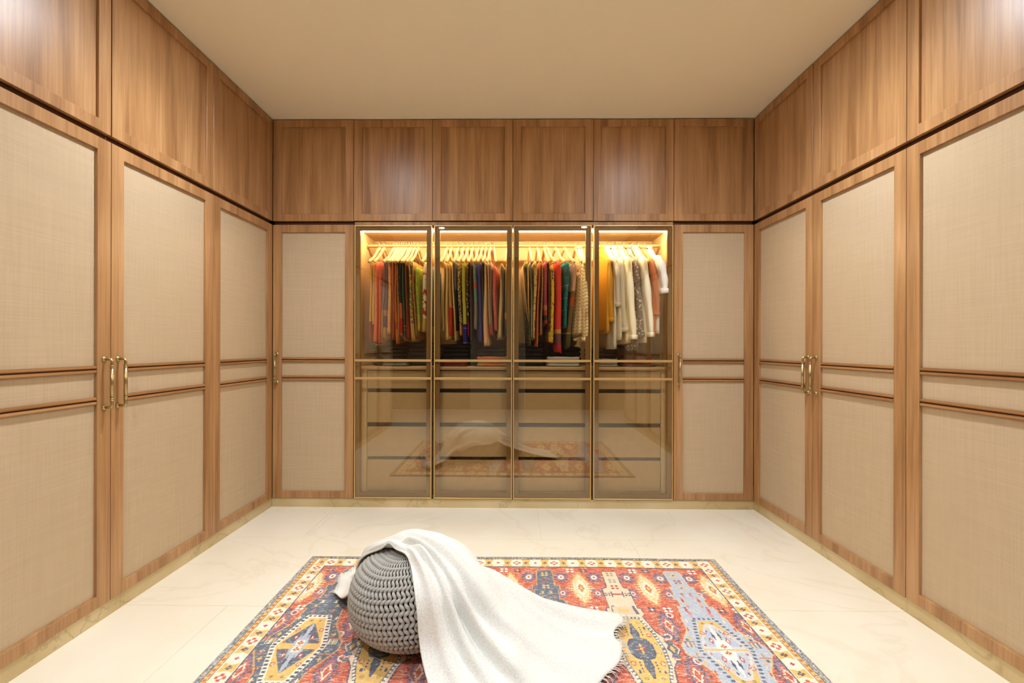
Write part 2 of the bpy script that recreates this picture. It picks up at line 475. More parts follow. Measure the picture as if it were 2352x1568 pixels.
# left wall, local x = room Y
LY = [3.3995, 2.7214, 2.0224, 1.330, 0.640, -0.050]
tall_cabinet((L, 0, 0), PI / 2, [(LY[1], LY[0], 0)], 'single-door woven-panel cabinet on the left wall, in the far corner')
tall_cabinet((L, 0, 0), PI / 2, [(LY[3], LY[2], 1), (LY[2], LY[1], -1)], 'two-door woven-panel cabinet with paired handles on the left wall')
tall_cabinet((L, 0, 0), PI / 2, [(LY[5], LY[4], 1), (LY[4], LY[3], -1)], 'two-door woven-panel cabinet on the left wall, nearest the camera')
loft_cabinet((L, 0, 0), PI / 2, [(LY[1], LY[0])], 'single-door wooden loft cabinet on the left wall, in the far corner')
loft_cabinet((L, 0, 0), PI / 2, [(LY[3], LY[2], 0.0015, 0.003), (LY[2], LY[1], 0.003, 0.0015)], 'two-door wooden loft cabinet on the left wall above paired brass handles')
loft_cabinet((L, 0, 0), PI / 2, [(LY[5], LY[4]), (LY[4], LY[3])], 'two-door wooden loft cabinet on the left wall, nearest the camera')
# right wall, local x = -room Y
RY = [3.3995, 2.7416, 2.0964, 1.440, 0.790, 0.140, -0.480]
tall_cabinet((R, 0, 0), -PI / 2, [(-RY[0], -RY[1], 1), (-RY[1], -RY[2], -1)], 'two-door woven-panel cabinet with paired handles on the right wall')
tall_cabinet((R, 0, 0), -PI / 2, [(-RY[2], -RY[3], 1), (-RY[3], -RY[4], -1)], 'two-door woven-panel cabinet on the right wall, cut by the photo edge')
tall_cabinet((R, 0, 0), -PI / 2, [(-RY[4], -RY[5], 1), (-RY[5], -RY[6], -1)], 'two-door woven-panel cabinet on the right wall, nearest the camera')
loft_cabinet((R, 0, 0), -PI / 2, [(-RY[0], -RY[1], 0.0015, 0.003), (-RY[1], -RY[2], 0.003, 0.0015)], 'two-door wooden loft cabinet on the right wall, in the far corner')
loft_cabinet((R, 0, 0), -PI / 2, [(-RY[2], -RY[3]), (-RY[3], -RY[4])], 'two-door wooden loft cabinet on the right wall with white glare')
loft_cabinet((R, 0, 0), -PI / 2, [(-RY[4], -RY[5]), (-RY[5], -RY[6])], 'two-door wooden loft cabinet on the right wall, nearest the camera')

# ------------------------------------------------------------------ glass wardrobe
GX0, GX1 = -1.183, 1.203
GB = 3.86                       # inner face of the back panel
gw = empty('glass_wardrobe', (0, 0, 0))
tag(gw, 'glass-fronted lit wardrobe with hanging clothes and drawers below', 'wardrobe')
MB().box(GX0, GX0 + 0.018, D + 0.03, GB, ZP, 2.115).build('side_panel', M_INNER, gw)
MB().box(GX1 - 0.018, GX1, D + 0.03, GB, ZP, 2.115).build('side_panel', M_INNER, gw)
MB().box(GX0, GX1, GB, GB + 0.018, ZP, 2.14).build('back_panel', M_INNER, gw)
MB().box(GX0, GX1, D + 0.035, GB, ZP, ZP + 0.022).build('bottom_panel', M_INNER, gw)
# top board with the led channel cut into it
LY0, LY1 = 3.492, 3.512
MB().box(GX0 + 0.018, GX1 - 0.018, D + 0.035, LY0, 2.100, 2.118).box(GX0 + 0.018, GX1 - 0.018, LY1, GB, 2.100, 2.118).box(GX0 + 0.018, GX1 - 0.018, LY0, LY1, 2.112, 2.118).build('top_panel', M_INNER, gw)
MB().box(GX0, GX1, D + 0.012, D + 0.03, 2.118, ZL - 0.006).build('header', M_WOOD, gw)
ls = MB().box(GX0 + 0.03, GX1 - 0.03, LY0 + 0.0005, LY1 - 0.0005, 2.0915, 2.1115).build('led_strip', M_LED, gw)
ls['label'] = 'glowing warm LED strip'
MB().box(GX0 + 0.018, GX1 - 0.018, D + 0.045, GB, 1.030, 1.055).build('shelf', M_INNER, gw, 0.0015)
# hanging rail with its two end brackets
ZR, YR = 2.016, 3.655
rail = MB().tube([(GX0 + 0.020, YR, ZR), (GX1 - 0.020, YR, ZR)], 0.0125, 16).build('rail', M_GOLD, gw, smooth=False)
MB().tube([(GX0 + 0.018, YR, ZR), (GX0 + 0.026, YR, ZR)], 0.022, 16).build('rail_bracket', M_GOLD, rail)
MB().tube([(GX1 - 0.026, YR, ZR), (GX1 - 0.018, YR, ZR)], 0.022, 16).build('rail_bracket', M_GOLD, rail)
for sx, x in ((1, GX0 + 0.018), (-1, GX1 - 0.018)):
    for z in (2.04, 1.58, 0.62, 0.25):
        a, b = sorted((x, x + sx * 0.010))
        MB().box(a, b, D + 0.035, D + 0.075, z - 0.018, z + 0.018).build('hinge', M_STEEL, gw, 0.002)
# drawers: four columns of four
DY = D + 0.052
cols = [(-1.100, -0.600), (-0.590, 0.002), (0.012, 0.606), (0.616, 1.128)]
drows = [(0.887, 1.022), (0.630, 0.858), (0.372, 0.597), (0.112, 0.346)]
for a, b in ((GX0 + 0.018, -1.103), (-0.599, -0.591), (0.003, 0.011), (0.607, 0.615), (1.131, GX1 - 0.018)):
    MB().box(a, b, DY + 0.001, GB, 0.089, 1.029).build('divider', M_INNER, gw)
for a, b in cols:
    for z0, z1 in drows:
        d = MB().box(a + 0.001, b - 0.001, DY, DY + 0.018, z0, z1).build('drawer', M_DRAWER, gw, 0.0015)
        MB().box(a + 0.004, b - 0.004, DY + 0.018, GB - 0.02, z0 + 0.01, z1 - 0.035).build('drawer_box', M_BLACK, d)
        if z1 < 0.88:
            MB().box(a + 0.001, b - 0.001, DY + 0.020, DY + 0.030, z1 - 0.004, z1 + 0.034).build('finger_recess', M_BLACK, d)
MB().box(GX0 + 0.018, GX1 - 0.018, DY + 0.004, DY + 0.02, 0.090, 0.110).build('drawer_rail', M_INNER, gw)
# glass doors
gd = [(-1.181, -0.598), (-0.582, 0.004), (0.010, 0.594), (0.609, 1.201)]
for x0, x1 in gd:
    z0, z1 = ZP + 0.003, ZT - 0.004
    e = 0.008; f = 0.042
    d = MB().ring(x0 + e, x1 - e, z0 + e, z1 - e, x0 + f, x1 - f, z0 + f, z1 - 0.036, D + 0.006, D + 0.026).build('door', M_BRONZE, gw)
    MB().ring(x0, x1, z0, z1, x0 + e, x1 - e, z0 + e, z1 - e, D - 0.004, D + 0.028).build('edge_trim', M_GOLD, d, 0.001)
    MB().box(x0 + e, x1 - e, D, D + 0.005, z0 + e, z1 - e).build('glass_pane', M_GLASS, d)
    for za, zb in ((1.094, 1.111), (0.960, 0.977)):
        MB().box(x0 + 0.002, x1 - 0.002, D - 0.010, D - 0.0005, za, zb).build('glazing_bar', M_GOLD, d, 0.0015)

# ------------------------------------------------------------------ hangers
XC = 1168.0
def X_at(px, Y): return (px - XC) / 1045.0 * Y
def Z_at(py, Y): return 1.211 + (796.0 - py) / 1045.0 * Y

def hanger_parts():
    arms = MB()
    half = [(0.0, 0.004), (0.018, 0.0), (0.045, -0.018), (0.085, -0.058), (0.125, -0.090), (0.165, -0.112), (0.198, -0.128), (0.212, -0.137)]
    pts = [(0, -y, z) for y, z in reversed(half)] + [(0, y, z) for y, z in half[1:]]
    rad = [0.010, 0.0135, 0.0145, 0.0145, 0.014, 0.0145, 0.016, 0.018, 0.016, 0.0145, 0.014, 0.0145, 0.0145, 0.0135, 0.010]
    arms.tube(pts, rad, 10, flat=0.55)
    bar = MB().tube([(0, -0.190, -0.131), (0, 0.190, -0.131)], 0.0055, 8)
    hk = [(0, 0.0, 0.012), (0, 0.0, 0.028)] + [(0, 0.0155 * math.sin(a) * -1, 0.0455 - 0.0155 * math.cos(a)) for a in np.linspace(0.1, 1.35 * PI, 14)]
    hook = MB().tube(hk, 0.0019, 6)
    return [(arms.build('arms', M_HANGER, None, smooth=True), 0), (bar.build('trouser_bar', M_HANGER, None, smooth=True), 0), (hook.build('hook', M_STEEL, None, smooth=True), 0)]
HP = []
for o, _ in hanger_parts():
    HP.append((o.name, o.data)); bpy.data.objects.remove(o)
HZ = ZR - 0.0455 + 0.0145          # neck height so that the hook sits on the rail
ORD = ['first', 'second', 'third', 'fourth', 'fifth', 'sixth', 'seventh', 'eighth', 'ninth', 'tenth', 'eleventh', 'twelfth', 'thirteenth']
BAYS = ['far left', 'second', 'third', 'far right']
bay_px = [(815, 5.227), (995, 5.227), (1175, 5.226), (1355, 5.226)]
hang = [[258, 313, 433, 468, 496, 524, 552, 582, 618, 645, 682, 724, 862],
        [130, 182, 262, 325, 382, 437, 503, 552, 597, 650, 690, 850],
        [172, 265, 348, 378, 482, 592, 722, 770],
        [118, 172, 262, 345, 452, 526, 598]]
HX = []
for bi, lst in enumerate(hang):
    for hi, zx in enumerate(lst):
        px = bay_px[bi][0] + zx / bay_px[bi][1]
        x = X_at(px, YR)
        rot = (-1 if bi < 2 else 1) * RNG.uniform(0.10, 0.17) * (1.0 if bi in (0, 3) else 0.7)
        if bi == 2 and hi in (3, 4, 5): rot = 0.26
        if bi == 1 and hi == 10: rot = 0.12
        e = empty('clothes_hanger', (x, YR, HZ), rot)
        tag(e, '%s pale wooden clothes hanger from the left behind the %s glass door' % (ORD[hi], BAYS[bi]), 'hanger', 'wooden hangers on the wardrobe rail')
        for nm, me in HP:
            link(nm.split('.')[0], me, e)
        HX.append((x, rot))

# ------------------------------------------------------------------ hanging clothes
ZTOP = HZ - 0.131 + 0.008
def sari(name, label, cat, bi, zt, zb, wt, wb, yb, mat, rot=None, depth=0.165, top=None, ripple=1.0, seed=None, group='folded cloths on hangers'):
    ox, sc = bay_px[bi]
    Yf = 3.475
    xt = X_at(ox + zt / sc, Yf); xb = X_at(ox + zb / sc, Yf)
    wt *= Yf / 1045.0 / sc * 0.5; wb *= Yf / 1045.0 / sc * 0.5
    ztop = ZTOP if top is None else Z_at(550 + top / sc, Yf)
    zbot = Z_at(550 + yb / sc, Yf)
    Ht = ztop - zbot
    rg = random.Random(seed if seed is not None else hash_name(label))
    if rot is None: rot = (-0.10 if bi < 2 else 0.10) * (1.1 if bi in (0, 3) else 0.7)
    na, nz = 36, 18
    ph = [rg.uniform(0, 6.28) for _ in range(6)]
    V, F = [], []
    for k in range(nz + 1):
        f = k / nz
        z = -Ht * f
        cx = (xb - xt) * (f ** 1.25)
        hw = wt + (wb - wt) * f
        if k == 0: hw *= 0.45
        elif k == 1: hw *= 0.88
        hd = depth * (1 - 0.10 * f) * (0.97 if k == 0 else 1)
        for j in range(na):
            a = 2 * PI * j / na
            ca, sa = math.cos(a), math.sin(a)
            y = hd * math.copysign(abs(sa) ** 0.55, sa)
            x = hw * math.copysign(abs(ca) ** 0.7, ca)
            # vertical pleats that grow towards the hem
            x += ripple * 0.0042 * (0.3 + f) * math.sin(y * 62 + ph[0] + 1.1 * math.sin(3 * f + ph[2])) * (0.6 + 0.4 * math.sin(y * 23 + ph[1]))
            x += 0.0025 * math.sin(7 * f + ph[3])
            if sa < -0.55: y += 0.006 * math.cos(ca * 9 + ph[4]) * (0.4 + f)
            zz = z + (0.012 * math.sin(y * 17 + ph[5]) + 0.006 * math.sin(a * 3 + ph[1])) * f * f
            xr = cx + x * math.cos(rot) - (y + depth) * math.sin(rot)
            yr = x * math.sin(rot) + y * math.cos(rot)
            V.append((xr, yr, zz))
    for k in range(nz):
        for j in range(na):
            n = (j + 1) % na
            F.append((k * na + n, k * na + j, (k + 1) * na + j, (k + 1) * na + n))
    F.append(tuple(range(na))); F.append(tuple((nz) * na + j for j in range(na - 1, -1, -1)))
    o = pyobj(name, V, F, mat, None, True)
    o.location = (xt, Yf + depth, ztop)
    tag(o, label, cat, group)
    return o

def hash_name(s):
    h = 7
    for ch in s: h = (h * 31 + ord(ch)) % 1000003
    return h

fcount = [0]
def fab(c1, c2=None, mode=None, scale=60.0, bands=(), amount=0.5, rough=0.75):
    fcount[0] += 1
    return fabric('cloth_%d' % fcount[0], srgb(*c1), srgb(*c2) if c2 else None, mode, scale, [(a, b, srgb(*c)) for a, b, c in bands], rough, amount)
def dz(bi, zy):       # drop below the hanging edge for a height in the zoomed view
    return ZTOP - Z_at(550 + zy / 5.227, 3.475)

S = lambda label, bi, zt, zb, wt, wb, yb, mat, **kw: sari('folded_sari', label, 'sari', bi, zt, zb, wt, wb, yb, mat, **kw)
# --- behind the far left door
S('mustard gold folded sari with a dark red end, leftmost on the rail', 0, 142, 122, 26, 30, 1245, fab((226, 170, 72), bands=[(dz(0, 990), 2, (170, 34, 26))]))
S('pale gold narrow sari beside the mustard one at the left wardrobe wall', 0, 172, 160, 20, 20, 1000, fab((232, 186, 96)))
S('broad coral orange sari hanging low near the left wardrobe wall', 0, 208, 184, 40, 60, 1240, fab((226, 108, 66), (236, 130, 84), None, 90), ripple=0.6)
S('coral red sari behind the broad coral one, with a wide upper face', 0, 252, 234, 46, 34, 1238, fab((228, 100, 66)))
S('mauve sari with a gold brocade lower end', 0, 300, 262, 22, 22, 1210, fab((132, 72, 92), bands=[(dz(0, 850), 2, (176, 122, 64))]))
S('dark purple sari with thin gold lower bands', 0, 332, 293, 24, 24, 1190, fab((74, 42, 74), bands=[(dz(0, 850), dz(0, 920), (170, 110, 60)), (dz(0, 1060), 2, (200, 150, 84))]))
S('tan orange brocade sari with a wide speckled hem', 0, 366, 348, 42, 60, 1150, fab((206, 122, 62), (224, 154, 84), None, 120, bands=[(dz(0, 1120), 2, (176, 120, 60))]))
S('rust brown silk sari right of the tan brocade one', 0, 405, 408, 36, 36, 1190, fab((184, 92, 44)))
S('bright orange narrow sari with a low hem', 0, 440, 446, 22, 26, 1240, fab((208, 112, 48), bands=[(dz(0, 1000), dz(0, 1080), (190, 70, 34))]))
S('thin beige gold sari left of the black one', 0, 464, 470, 16, 18, 1200, fab((206, 168, 100), (150, 100, 60), None, 160))
S('black sari with an orange and red lower block', 0, 490, 498, 32, 34, 1170, fab((40, 34, 30), bands=[(dz(0, 765), dz(0, 950), (224, 104, 54)), (dz(0, 950), dz(0, 1130), (206, 36, 30)), (dz(0, 1130), 2, (220, 140, 70))]))
S('bottle green sari with small gold rings near the hem', 0, 524, 548, 26, 32, 1220, fab((46, 82, 58), bands=[(dz(0, 1040), dz(0, 1050), (190, 160, 70)), (dz(0, 1085), dz(0, 1092), (190, 160, 70)), (dz(0, 1180), 2, (160, 140, 70))]))
S('copper brown sari with a red lower end', 0, 557, 584, 24, 28, 1190, fab((146, 80, 38), bands=[(dz(0, 855), 2, (160, 50, 40))]))
S('grey and yellow floral sari with a gold leafy hem', 0, 602, 642, 38, 60, 1215, fab((116, 118, 88), (222, 184, 70), None, 55, bands=[(dz(0, 1010), 2, (206, 164, 88))], amount=0.46))
S('olive floral sari with rust patches', 0, 644, 694, 30, 40, 1190, fab((150, 134, 70), (186, 84, 40), None, 28, amount=0.45))
S('lime green sari with a broad pale upper face', 0, 690, 718, 52, 46, 1110, fab((172, 186, 64), (112, 132, 44), None, 70, bands=[(dz(0, 930), 2, (196, 176, 80))], amount=0.4), top=330)
S('cream scarf with black leaves and red roses', 0, 800, 782, 78, 84, 1095, fab((230, 214, 178), (168, 30, 34), None, 24, bands=[(dz(0, 940), 2, (200, 160, 80))], amount=0.44), top=275)
S('deep teal blue sari beside the rose scarf', 0, 858, 846, 22, 22, 1030, fab((30, 96, 130)), top=330)
# --- behind the second door
S('thin cream sari at the left frame of the second door', 1, 84, 80, 22, 22, 1080, fab((224, 190, 124)))
S('plain pale gold sari with soft pleats', 1, 116, 122, 38, 50, 1190, fab((238, 204, 128)), ripple=1.5)
S('crinkled gold sari with a scarlet lower half', 1, 152, 164, 28, 30, 1145, fab((224, 180, 98), (200, 150, 70), None, 120, bands=[(dz(1, 820), 2, (206, 54, 34))]))
S('long cream sari between grey ones', 1, 188, 222, 24, 28, 1210, fab((214, 186, 126)))
S('slate grey sari turning black lower down', 1, 216, 238, 26, 26, 1080, fab((112, 106, 104), bands=[(dz(1, 600), 2, (34, 28, 24))]))
S('black and gold paisley sari with an orange tip', 1, 256, 282, 34, 34, 1150, fab((226, 196, 130), (60, 50, 30), None, 75, bands=[(dz(1, 1040), 2, (226, 150, 84))], amount=0.5))
S('olive yellow sari with a deep blue end', 1, 318, 330, 50, 56, 1270, fab((196, 184, 62), bands=[(dz(1, 1020), dz(1, 1062), (36, 36, 120)), (dz(1, 1062), dz(1, 1074), (120, 120, 190)), (dz(1, 1074), dz(1, 1240), (36, 36, 126)), (dz(1, 1240), dz(1, 1252), (150, 140, 180)), (dz(1, 1252), 2, (30, 30, 90))]), ripple=0.6)
S('dark brown sari with cream motifs and a maroon end', 1, 368, 376, 34, 34, 1145, fab((66, 46, 40), (196, 170, 130), 'spot', 34, bands=[(dz(1, 985), 2, (140, 26, 28))], amount=0.42))
S('plain chestnut brown narrow sari', 1, 402, 404, 22, 24, 1200, fab((82, 46, 36)))
S('sage green sari with a small orange patch', 1, 452, 464, 44, 50, 1060, fab((96, 136, 108), (128, 158, 128), None, 80, bands=[(dz(1, 525), dz(1, 580), (214, 90, 50)), (dz(1, 740), 2, (134, 130, 104))]))
S('indigo blue silk sari', 1, 504, 520, 44, 50, 1220, fab((62, 62, 142)))
S('charcoal narrow sari right of the indigo one', 1, 546, 548, 18, 20, 1000, fab((66, 64, 66)))
S('pale peach sari with the lowest wide hem', 1, 580, 592, 30, 78, 1280, fab((230, 186, 132)), ripple=0.5)
S('taupe sari with a pink lower end', 1, 612, 640, 34, 34, 1130, fab((184, 150, 116), (196, 164, 130), None, 110, bands=[(dz(1, 1020), 2, (206, 104, 98))]))
S('second taupe sari with pink fringe hem', 1, 642, 662, 22, 24, 1165, fab((172, 134, 104), bands=[(dz(1, 1080), 2, (190, 110, 100))]))
S('rose red flecked sari with a broad sloping top', 1, 688, 706, 60, 48, 1110, fab((200, 92, 80), (224, 150, 120), None, 130, amount=0.4), top=320)
S('cream shaggy fringed stole with grey lines', 1, 782, 752, 56, 66, 1190, fab((222, 196, 140), (130, 112, 84), 'stripe', 150), top=290, ripple=2.2)
S('grey and gold striped stole in the middle of the rail', 1, 832, 826, 36, 50, 1170, fab((96, 88, 72), (196, 160, 92), 'stripe', 210, bands=[(dz(1, 850), dz(1, 930), (206, 160, 74))]), top=290)
S('cream gold shaggy stole at the centre door frame', 1, 874, 876, 34, 34, 1095, fab((226, 196, 132), (170, 134, 80), None, 80), top=280, ripple=2.0)
# --- behind the third door
S('cream and black shawl slanting at the centre frame', 2, 104, 170, 26, 40, 970, fab((228, 190, 146), (90, 74, 50), 'stripe', 120), top=310, rot=0.05)
S('dark green tasselled stole hanging low', 2, 120, 182, 22, 40, 1270, fab((58, 64, 40), (120, 120, 80), None, 90), rot=0.05)
S('clear yellow sari in the third bay', 2, 150, 178, 40, 20, 1000, fab((228, 184, 84)))
S('blue grey and beige striped sari', 2, 196, 208, 26, 28, 1180, fab((168, 160, 128), (70, 92, 110), 'stripe', 230))
S('gold cream brocade sari with brown flowers', 2, 250, 232, 60, 40, 1200, fab((222, 188, 120), (156, 106, 58), None, 60, amount=0.44))
S('burnt orange narrow sari', 2, 298, 268, 24, 34, 1300, fab((212, 112, 50)))
S('beige speckled sari right of the orange one', 2, 330, 324, 26, 28, 1155, fab((206, 170, 124), (140, 90, 60), None, 150))
S('rose maroon sari with striped border', 2, 372, 376, 56, 46, 1030, fab((168, 62, 76), (196, 96, 96), None, 140, bands=[(dz(2, 790), dz(2, 850), (196, 150, 100)), (dz(2, 850), dz(2, 910), (196, 84, 50)), (dz(2, 910), dz(2, 970), (60, 62, 60)), (dz(2, 970), 2, (180, 80, 60))]))
S('brown narrow sari between the rose and yellow ones', 2, 414, 416, 18, 20, 1110, fab((120, 70, 54)))
S('bright yellow sari painted with navy branches', 2, 456, 452, 58, 58, 1225, fab((238, 196, 54), (66, 72, 92), None, 42, bands=[(dz(2, 1195), dz(2, 1205), (206, 70, 40)), (dz(2, 1212), dz(2, 1220), (206, 70, 40))], amount=0.40), ripple=0.5, top=300)
S('coral red broad sari with gold and scarlet end', 2, 534, 550, 84, 78, 1350, fab((224, 70, 56), bands=[(dz(2, 1080), dz(2, 1130), (214, 160, 80)), (dz(2, 1130), dz(2, 1265), (120, 76, 84)), (dz(2, 1265), 2, (196, 44, 44))]), rot=0.16, ripple=0.6)
S('teal sari with fine silver cross lines', 2, 640, 614, 76, 46, 1050, fab((32, 126, 124), (40, 84, 92), None, 24, bands=[(dz(2, 548), dz(2, 554), (170, 210, 190)), (dz(2, 700), dz(2, 705), (120, 190, 170)), (dz(2, 850), dz(2, 855), (120, 190, 170))], amount=0.45), rot=0.16)
S('beige to olive sari with rust woven bands', 2, 726, 656, 66, 74, 1310, fab((208, 164, 138), bands=[(dz(2, 620), dz(2, 690), (132, 86, 40)), (dz(2, 690), dz(2, 800), (176, 82, 40)), (dz(2, 800), dz(2, 1120), (118, 92, 48)), (dz(2, 1120), dz(2, 1135), (180, 150, 90)), (dz(2, 1135), 2, (84, 78, 40))]), rot=0.18)

# --- shirts and knitwear
def shirt(name, label, cat, bi, zx, yb, mat, th=0.03, sleeve=None, lean=0.0, top=None, cuffmat=None, hd0=0.225, sl_w=0.055, x_off=0.0):
    ox, sc = bay_px[bi]
    x = X_at(ox + zx / sc, 3.47) + x_off
    ztop = HZ + 0.004
    zb = Z_at(550 + yb / sc, 3.46)
    e = empty(name, (x, YR, ztop), (0.08 if bi >= 2 else -0.08))
    tag(e, label, cat, 'shirts and knitwear on hangers')
    rg = random.Random(hash_name(label)); ph = [rg.uniform(0, 6.28) for _ in range(5)]
    Ht = ztop - zb
    prof = [(0.0, 0.050, 0.016), (0.012, 0.062, 0.022), (0.035, 0.085, 0.024), (0.075, 0.135, th * 0.75), (0.115, 0.190, th * 0.85), (0.145, 0.215, th * 0.9), (0.19, 0.218, th * 0.95)]
    for f in np.linspace(0.24, 1.0, 16): prof.append((Ht * f if Ht * f > 0.2 else 0.2 + 0.01 * f, hd0 * (0.95 + 0.05 * f), th * (1 + 0.15 * f)))
    na = 40; V, F = [], []
    for k, (dzz, hd, hw) in enumerate(prof):
        f = dzz / Ht
        for j in range(na):
            a = 2 * PI * j / na; ca, sa = math.cos(a), math.sin(a)
            y = hd * math.copysign(abs(sa) ** 0.7, sa); xx = hw * math.copysign(abs(ca) ** 0.8, ca)
            xx += (0.008 * math.sin(y * 34 + ph[0]) + 0.005 * math.sin(y * 71 + ph[1] + 2 * f)) * min(1, f * 2) + lean * f
            zz = -dzz - (0.014 * math.sin(y * 9 + ph[2]) * f * f)
            V.append((xx, y, zz))
    for k in range(len(prof) - 1):
        for j in range(na):
            n = (j + 1) % na
            F.append((k * na + n, k * na + j, (k + 1) * na + j, (k + 1) * na + n))
    F.append(tuple(range(na))); F.append(tuple((len(prof) - 1) * na + j for j in range(na - 1, -1, -1)))
    pyobj('body', V, F, mat, e, True)
    col = MB().tube([(0.0, -0.055, 0.002), (0.012, -0.03, 0.010), (0.016, 0.0, 0.014), (0.012, 0.03, 0.010), (0.0, 0.055, 0.002), (-0.012, 0.03, 0.010), (-0.016, 0.0, 0.014), (-0.012, -0.03, 0.010), (0.0, -0.055, 0.002)], 0.009, 8)
    col.build('collar', mat, e, smooth=True)
    if sleeve:
        for s in (-1, 1):
            P, RR = [], []
            ln = Z_at(550 + 290 / sc, 3.45) - Z_at(550 + sleeve / sc, 3.43)
            for f in np.linspace(0, 1, 16):
                P.append((lean * f * 0.8 + 0.006 * math.sin(5 * f + ph[3]) + sl_lean(bi) * f, s * (0.165 + 0.040 * min(1, f * 3)), -0.10 - ln * f))
                w = sl_w * (0.85 + 0.15 * min(1, f * 4)) * (1 - 0.16 * f) * (1 + 0.05 * math.sin(17 * f + ph[4]))
                RR.append(w)
            RR[0] *= 0.6; RR[-1] *= 0.95
            b = MB(); b.tube(P, RR, 14, flat=0.5)
            b.build('sleeve', mat, e, smooth=True)
            c = MB(); c.tube([(P[-1][0], P[-1][1], P[-1][2] + 0.03), (P[-1][0], P[-1][1], P[-1][2] - 0.004)], [RR[-1] * 1.07, RR[-1] * 1.07], 14, flat=0.64)
            c.build('cuff', mat, e, smooth=True)
    return e
def sl_lean(bi): return 0.03 if bi >= 2 else -0.03

def knit_mat():
    m, nt, b = new_mat('cable_knit')
    mp = coords(nt, (1, 1, 1))
    sp = N(nt, 'ShaderNodeSeparateXYZ'); nt.links.new(mp.outputs[0], sp.inputs[0])
    def mth(op, x, y):
        q = N(nt, 'ShaderNodeMath', operation=op)
        for k, v in enumerate((x, y)):
            if v is None: continue
            if isinstance(v, (int, float)): q.inputs[k].default_value = v
            else: nt.links.new(v, q.inputs[k])
        return q.outputs[0]
    rope = mth('SINE', mth('ADD', mth('MULTIPLY', sp.outputs[2], 2 * PI / 0.026), mth('MULTIPLY', mth('SINE', mth('MULTIPLY', sp.outputs[1], 2 * PI / 0.05), None), 1.6)), None)
    rib = mth('SINE', mth('MULTIPLY', sp.outputs[1], 2 * PI / 0.025), None)
    hgt = mth('MULTIPLY_ADD', mth('ADD', rope, rib), 0.25)
    hgt.node.inputs[2].default_value = 0.5
    r = ramp(nt, [(0.2, srgb(206, 172, 112)), (0.6, srgb(244, 224, 176))])
    nt.links.new(hgt, r.inputs[0]); nt.links.new(r.outputs[0], b.inputs['Base Color'])
    bp = N(nt, 'ShaderNodeBump'); bp.inputs['Strength'].default_value = 0.8; bp.inputs['Distance'].default_value = 0.006
    nt.links.new(hgt, bp.inputs['Height']); nt.links.new(bp.outputs[0], b.inputs['Normal'])
    b.inputs['Roughness'].default_value = 0.9
    return m
shirt('sweater', 'cream cable-knit sweater with a long hanging sleeve', 'sweater', 2, 842, 1150, knit_mat(), 0.034, 1300, -0.035, hd0=0.20, sl_w=0.055, x_off=-0.022)
shirt('shirt', 'mustard yellow shirt behind the far right door frame', 'shirt', 3, 140, 1110, fab((226, 166, 52)), 0.022, 1060, sl_w=0.045)
shirt('shirt', 'thin white shirt with a short cuffed sleeve beside the mustard one', 'shirt', 3, 216, 1300, fab((236, 228, 208)), 0.020, 880, sl_w=0.045)
shirt('shirt', 'ivory shirt just left of the broad cream one', 'shirt', 3, 292, 1205, fab((240, 230, 204)), 0.022, 1180, sl_w=0.045)
shirt('shirt', 'broad cream shirt with a crumpled long sleeve', 'shirt', 3, 375, 1250, fab((240, 226, 184)), 0.030, 1270, sl_w=0.075)
shirt('shirt', 'grey shirt printed with small pale flowers', 'shirt', 3, 474, 1310, fab((128, 118, 116), (226, 212, 184), 'spot', 46, amount=0.5), 0.022, 1240, 0.0, sl_w=0.052)
shirt('shirt', 'cream long-sleeved shirt right of the floral one', 'shirt', 3, 566, 1220, fab((244, 234, 204)), 0.026, 1240, 0.012, sl_w=0.070)
shirt('shirt', 'salmon orange shirt beside the rightmost white one', 'shirt', 3, 664, 1140, fab((226, 138, 92)), 0.020, 990, 0.006, sl_w=0.046)
shirt('shirt', 'white short-sleeved shirt, rightmost on the rail', 'shirt', 3, 742, 1110, fab((248, 244, 232)), 0.022, 720, 0.0, sl_w=0.075)

# --- folded clothes on the shelf
def folded(label, cat, x, y, z, w, d, h, layers, mat, rot=0.0):
    e = empty('folded_garment', (x, y, z), rot); tag(e, label, cat, 'folded clothes on the wardrobe shelf')
    rg = random.Random(hash_name(label))
    for k in range(layers):
        z0 = h / layers * k; t = h / layers
        ww, dd = w * rg.uniform(0.92, 1.0), d * rg.uniform(0.92, 1.0)
        V, F = [], []; na, nr = 36, 7
        for r in range(nr):
            a = -PI / 2 + PI * r / (nr - 1)
            zz = z0 + t * 0.5 + t * 0.5 * math.sin(a)
            ins = t * 0.5 * (1 - math.cos(a))
            for j in range(na):
                q = 2 * PI * j / na
                cx, sy = math.cos(q), math.sin(q)
                V.append(((ww / 2 - ins) * math.copysign(abs(cx) ** 0.35, cx), (dd / 2 - ins) * math.copysign(abs(sy) ** 0.35, sy) , zz + (0.003 * math.sin(q * 5 + k * 2) if r > nr // 2 else 0)))
        for r in range(nr - 1):
            for j in range(na):
                n = (j + 1) % na
                F.append((r * na + j, r * na + n, (r + 1) * na + n, (r + 1) * na + j))
        F.append(tuple(range(na - 1, -1, -1))); F.append(tuple((nr - 1) * na + j for j in range(na)))
        pyobj('fold', V, F, mat, e, True)
    return e
ZS = 1.0555
DK = fab((26, 18, 16)); DK2 = fab((40, 22, 18)); DK3 = fab((34, 32, 32))
folded('dark brown folded stack on the shelf below the coral saris', 'clothes', -0.98, 3.70, ZS, 0.26, 0.26, 0.16, 5, DK2)
folded('black folded stack on the shelf below the floral saris', 'clothes', -0.72, 3.71, ZS, 0.24, 0.26, 0.18, 5, DK)
folded('crumpled grey folded cloth at the front of the far left shelf', 'clothes', -0.90, 3.545, ZS, 0.20, 0.14, 0.05, 2, fab((120, 112, 104)))
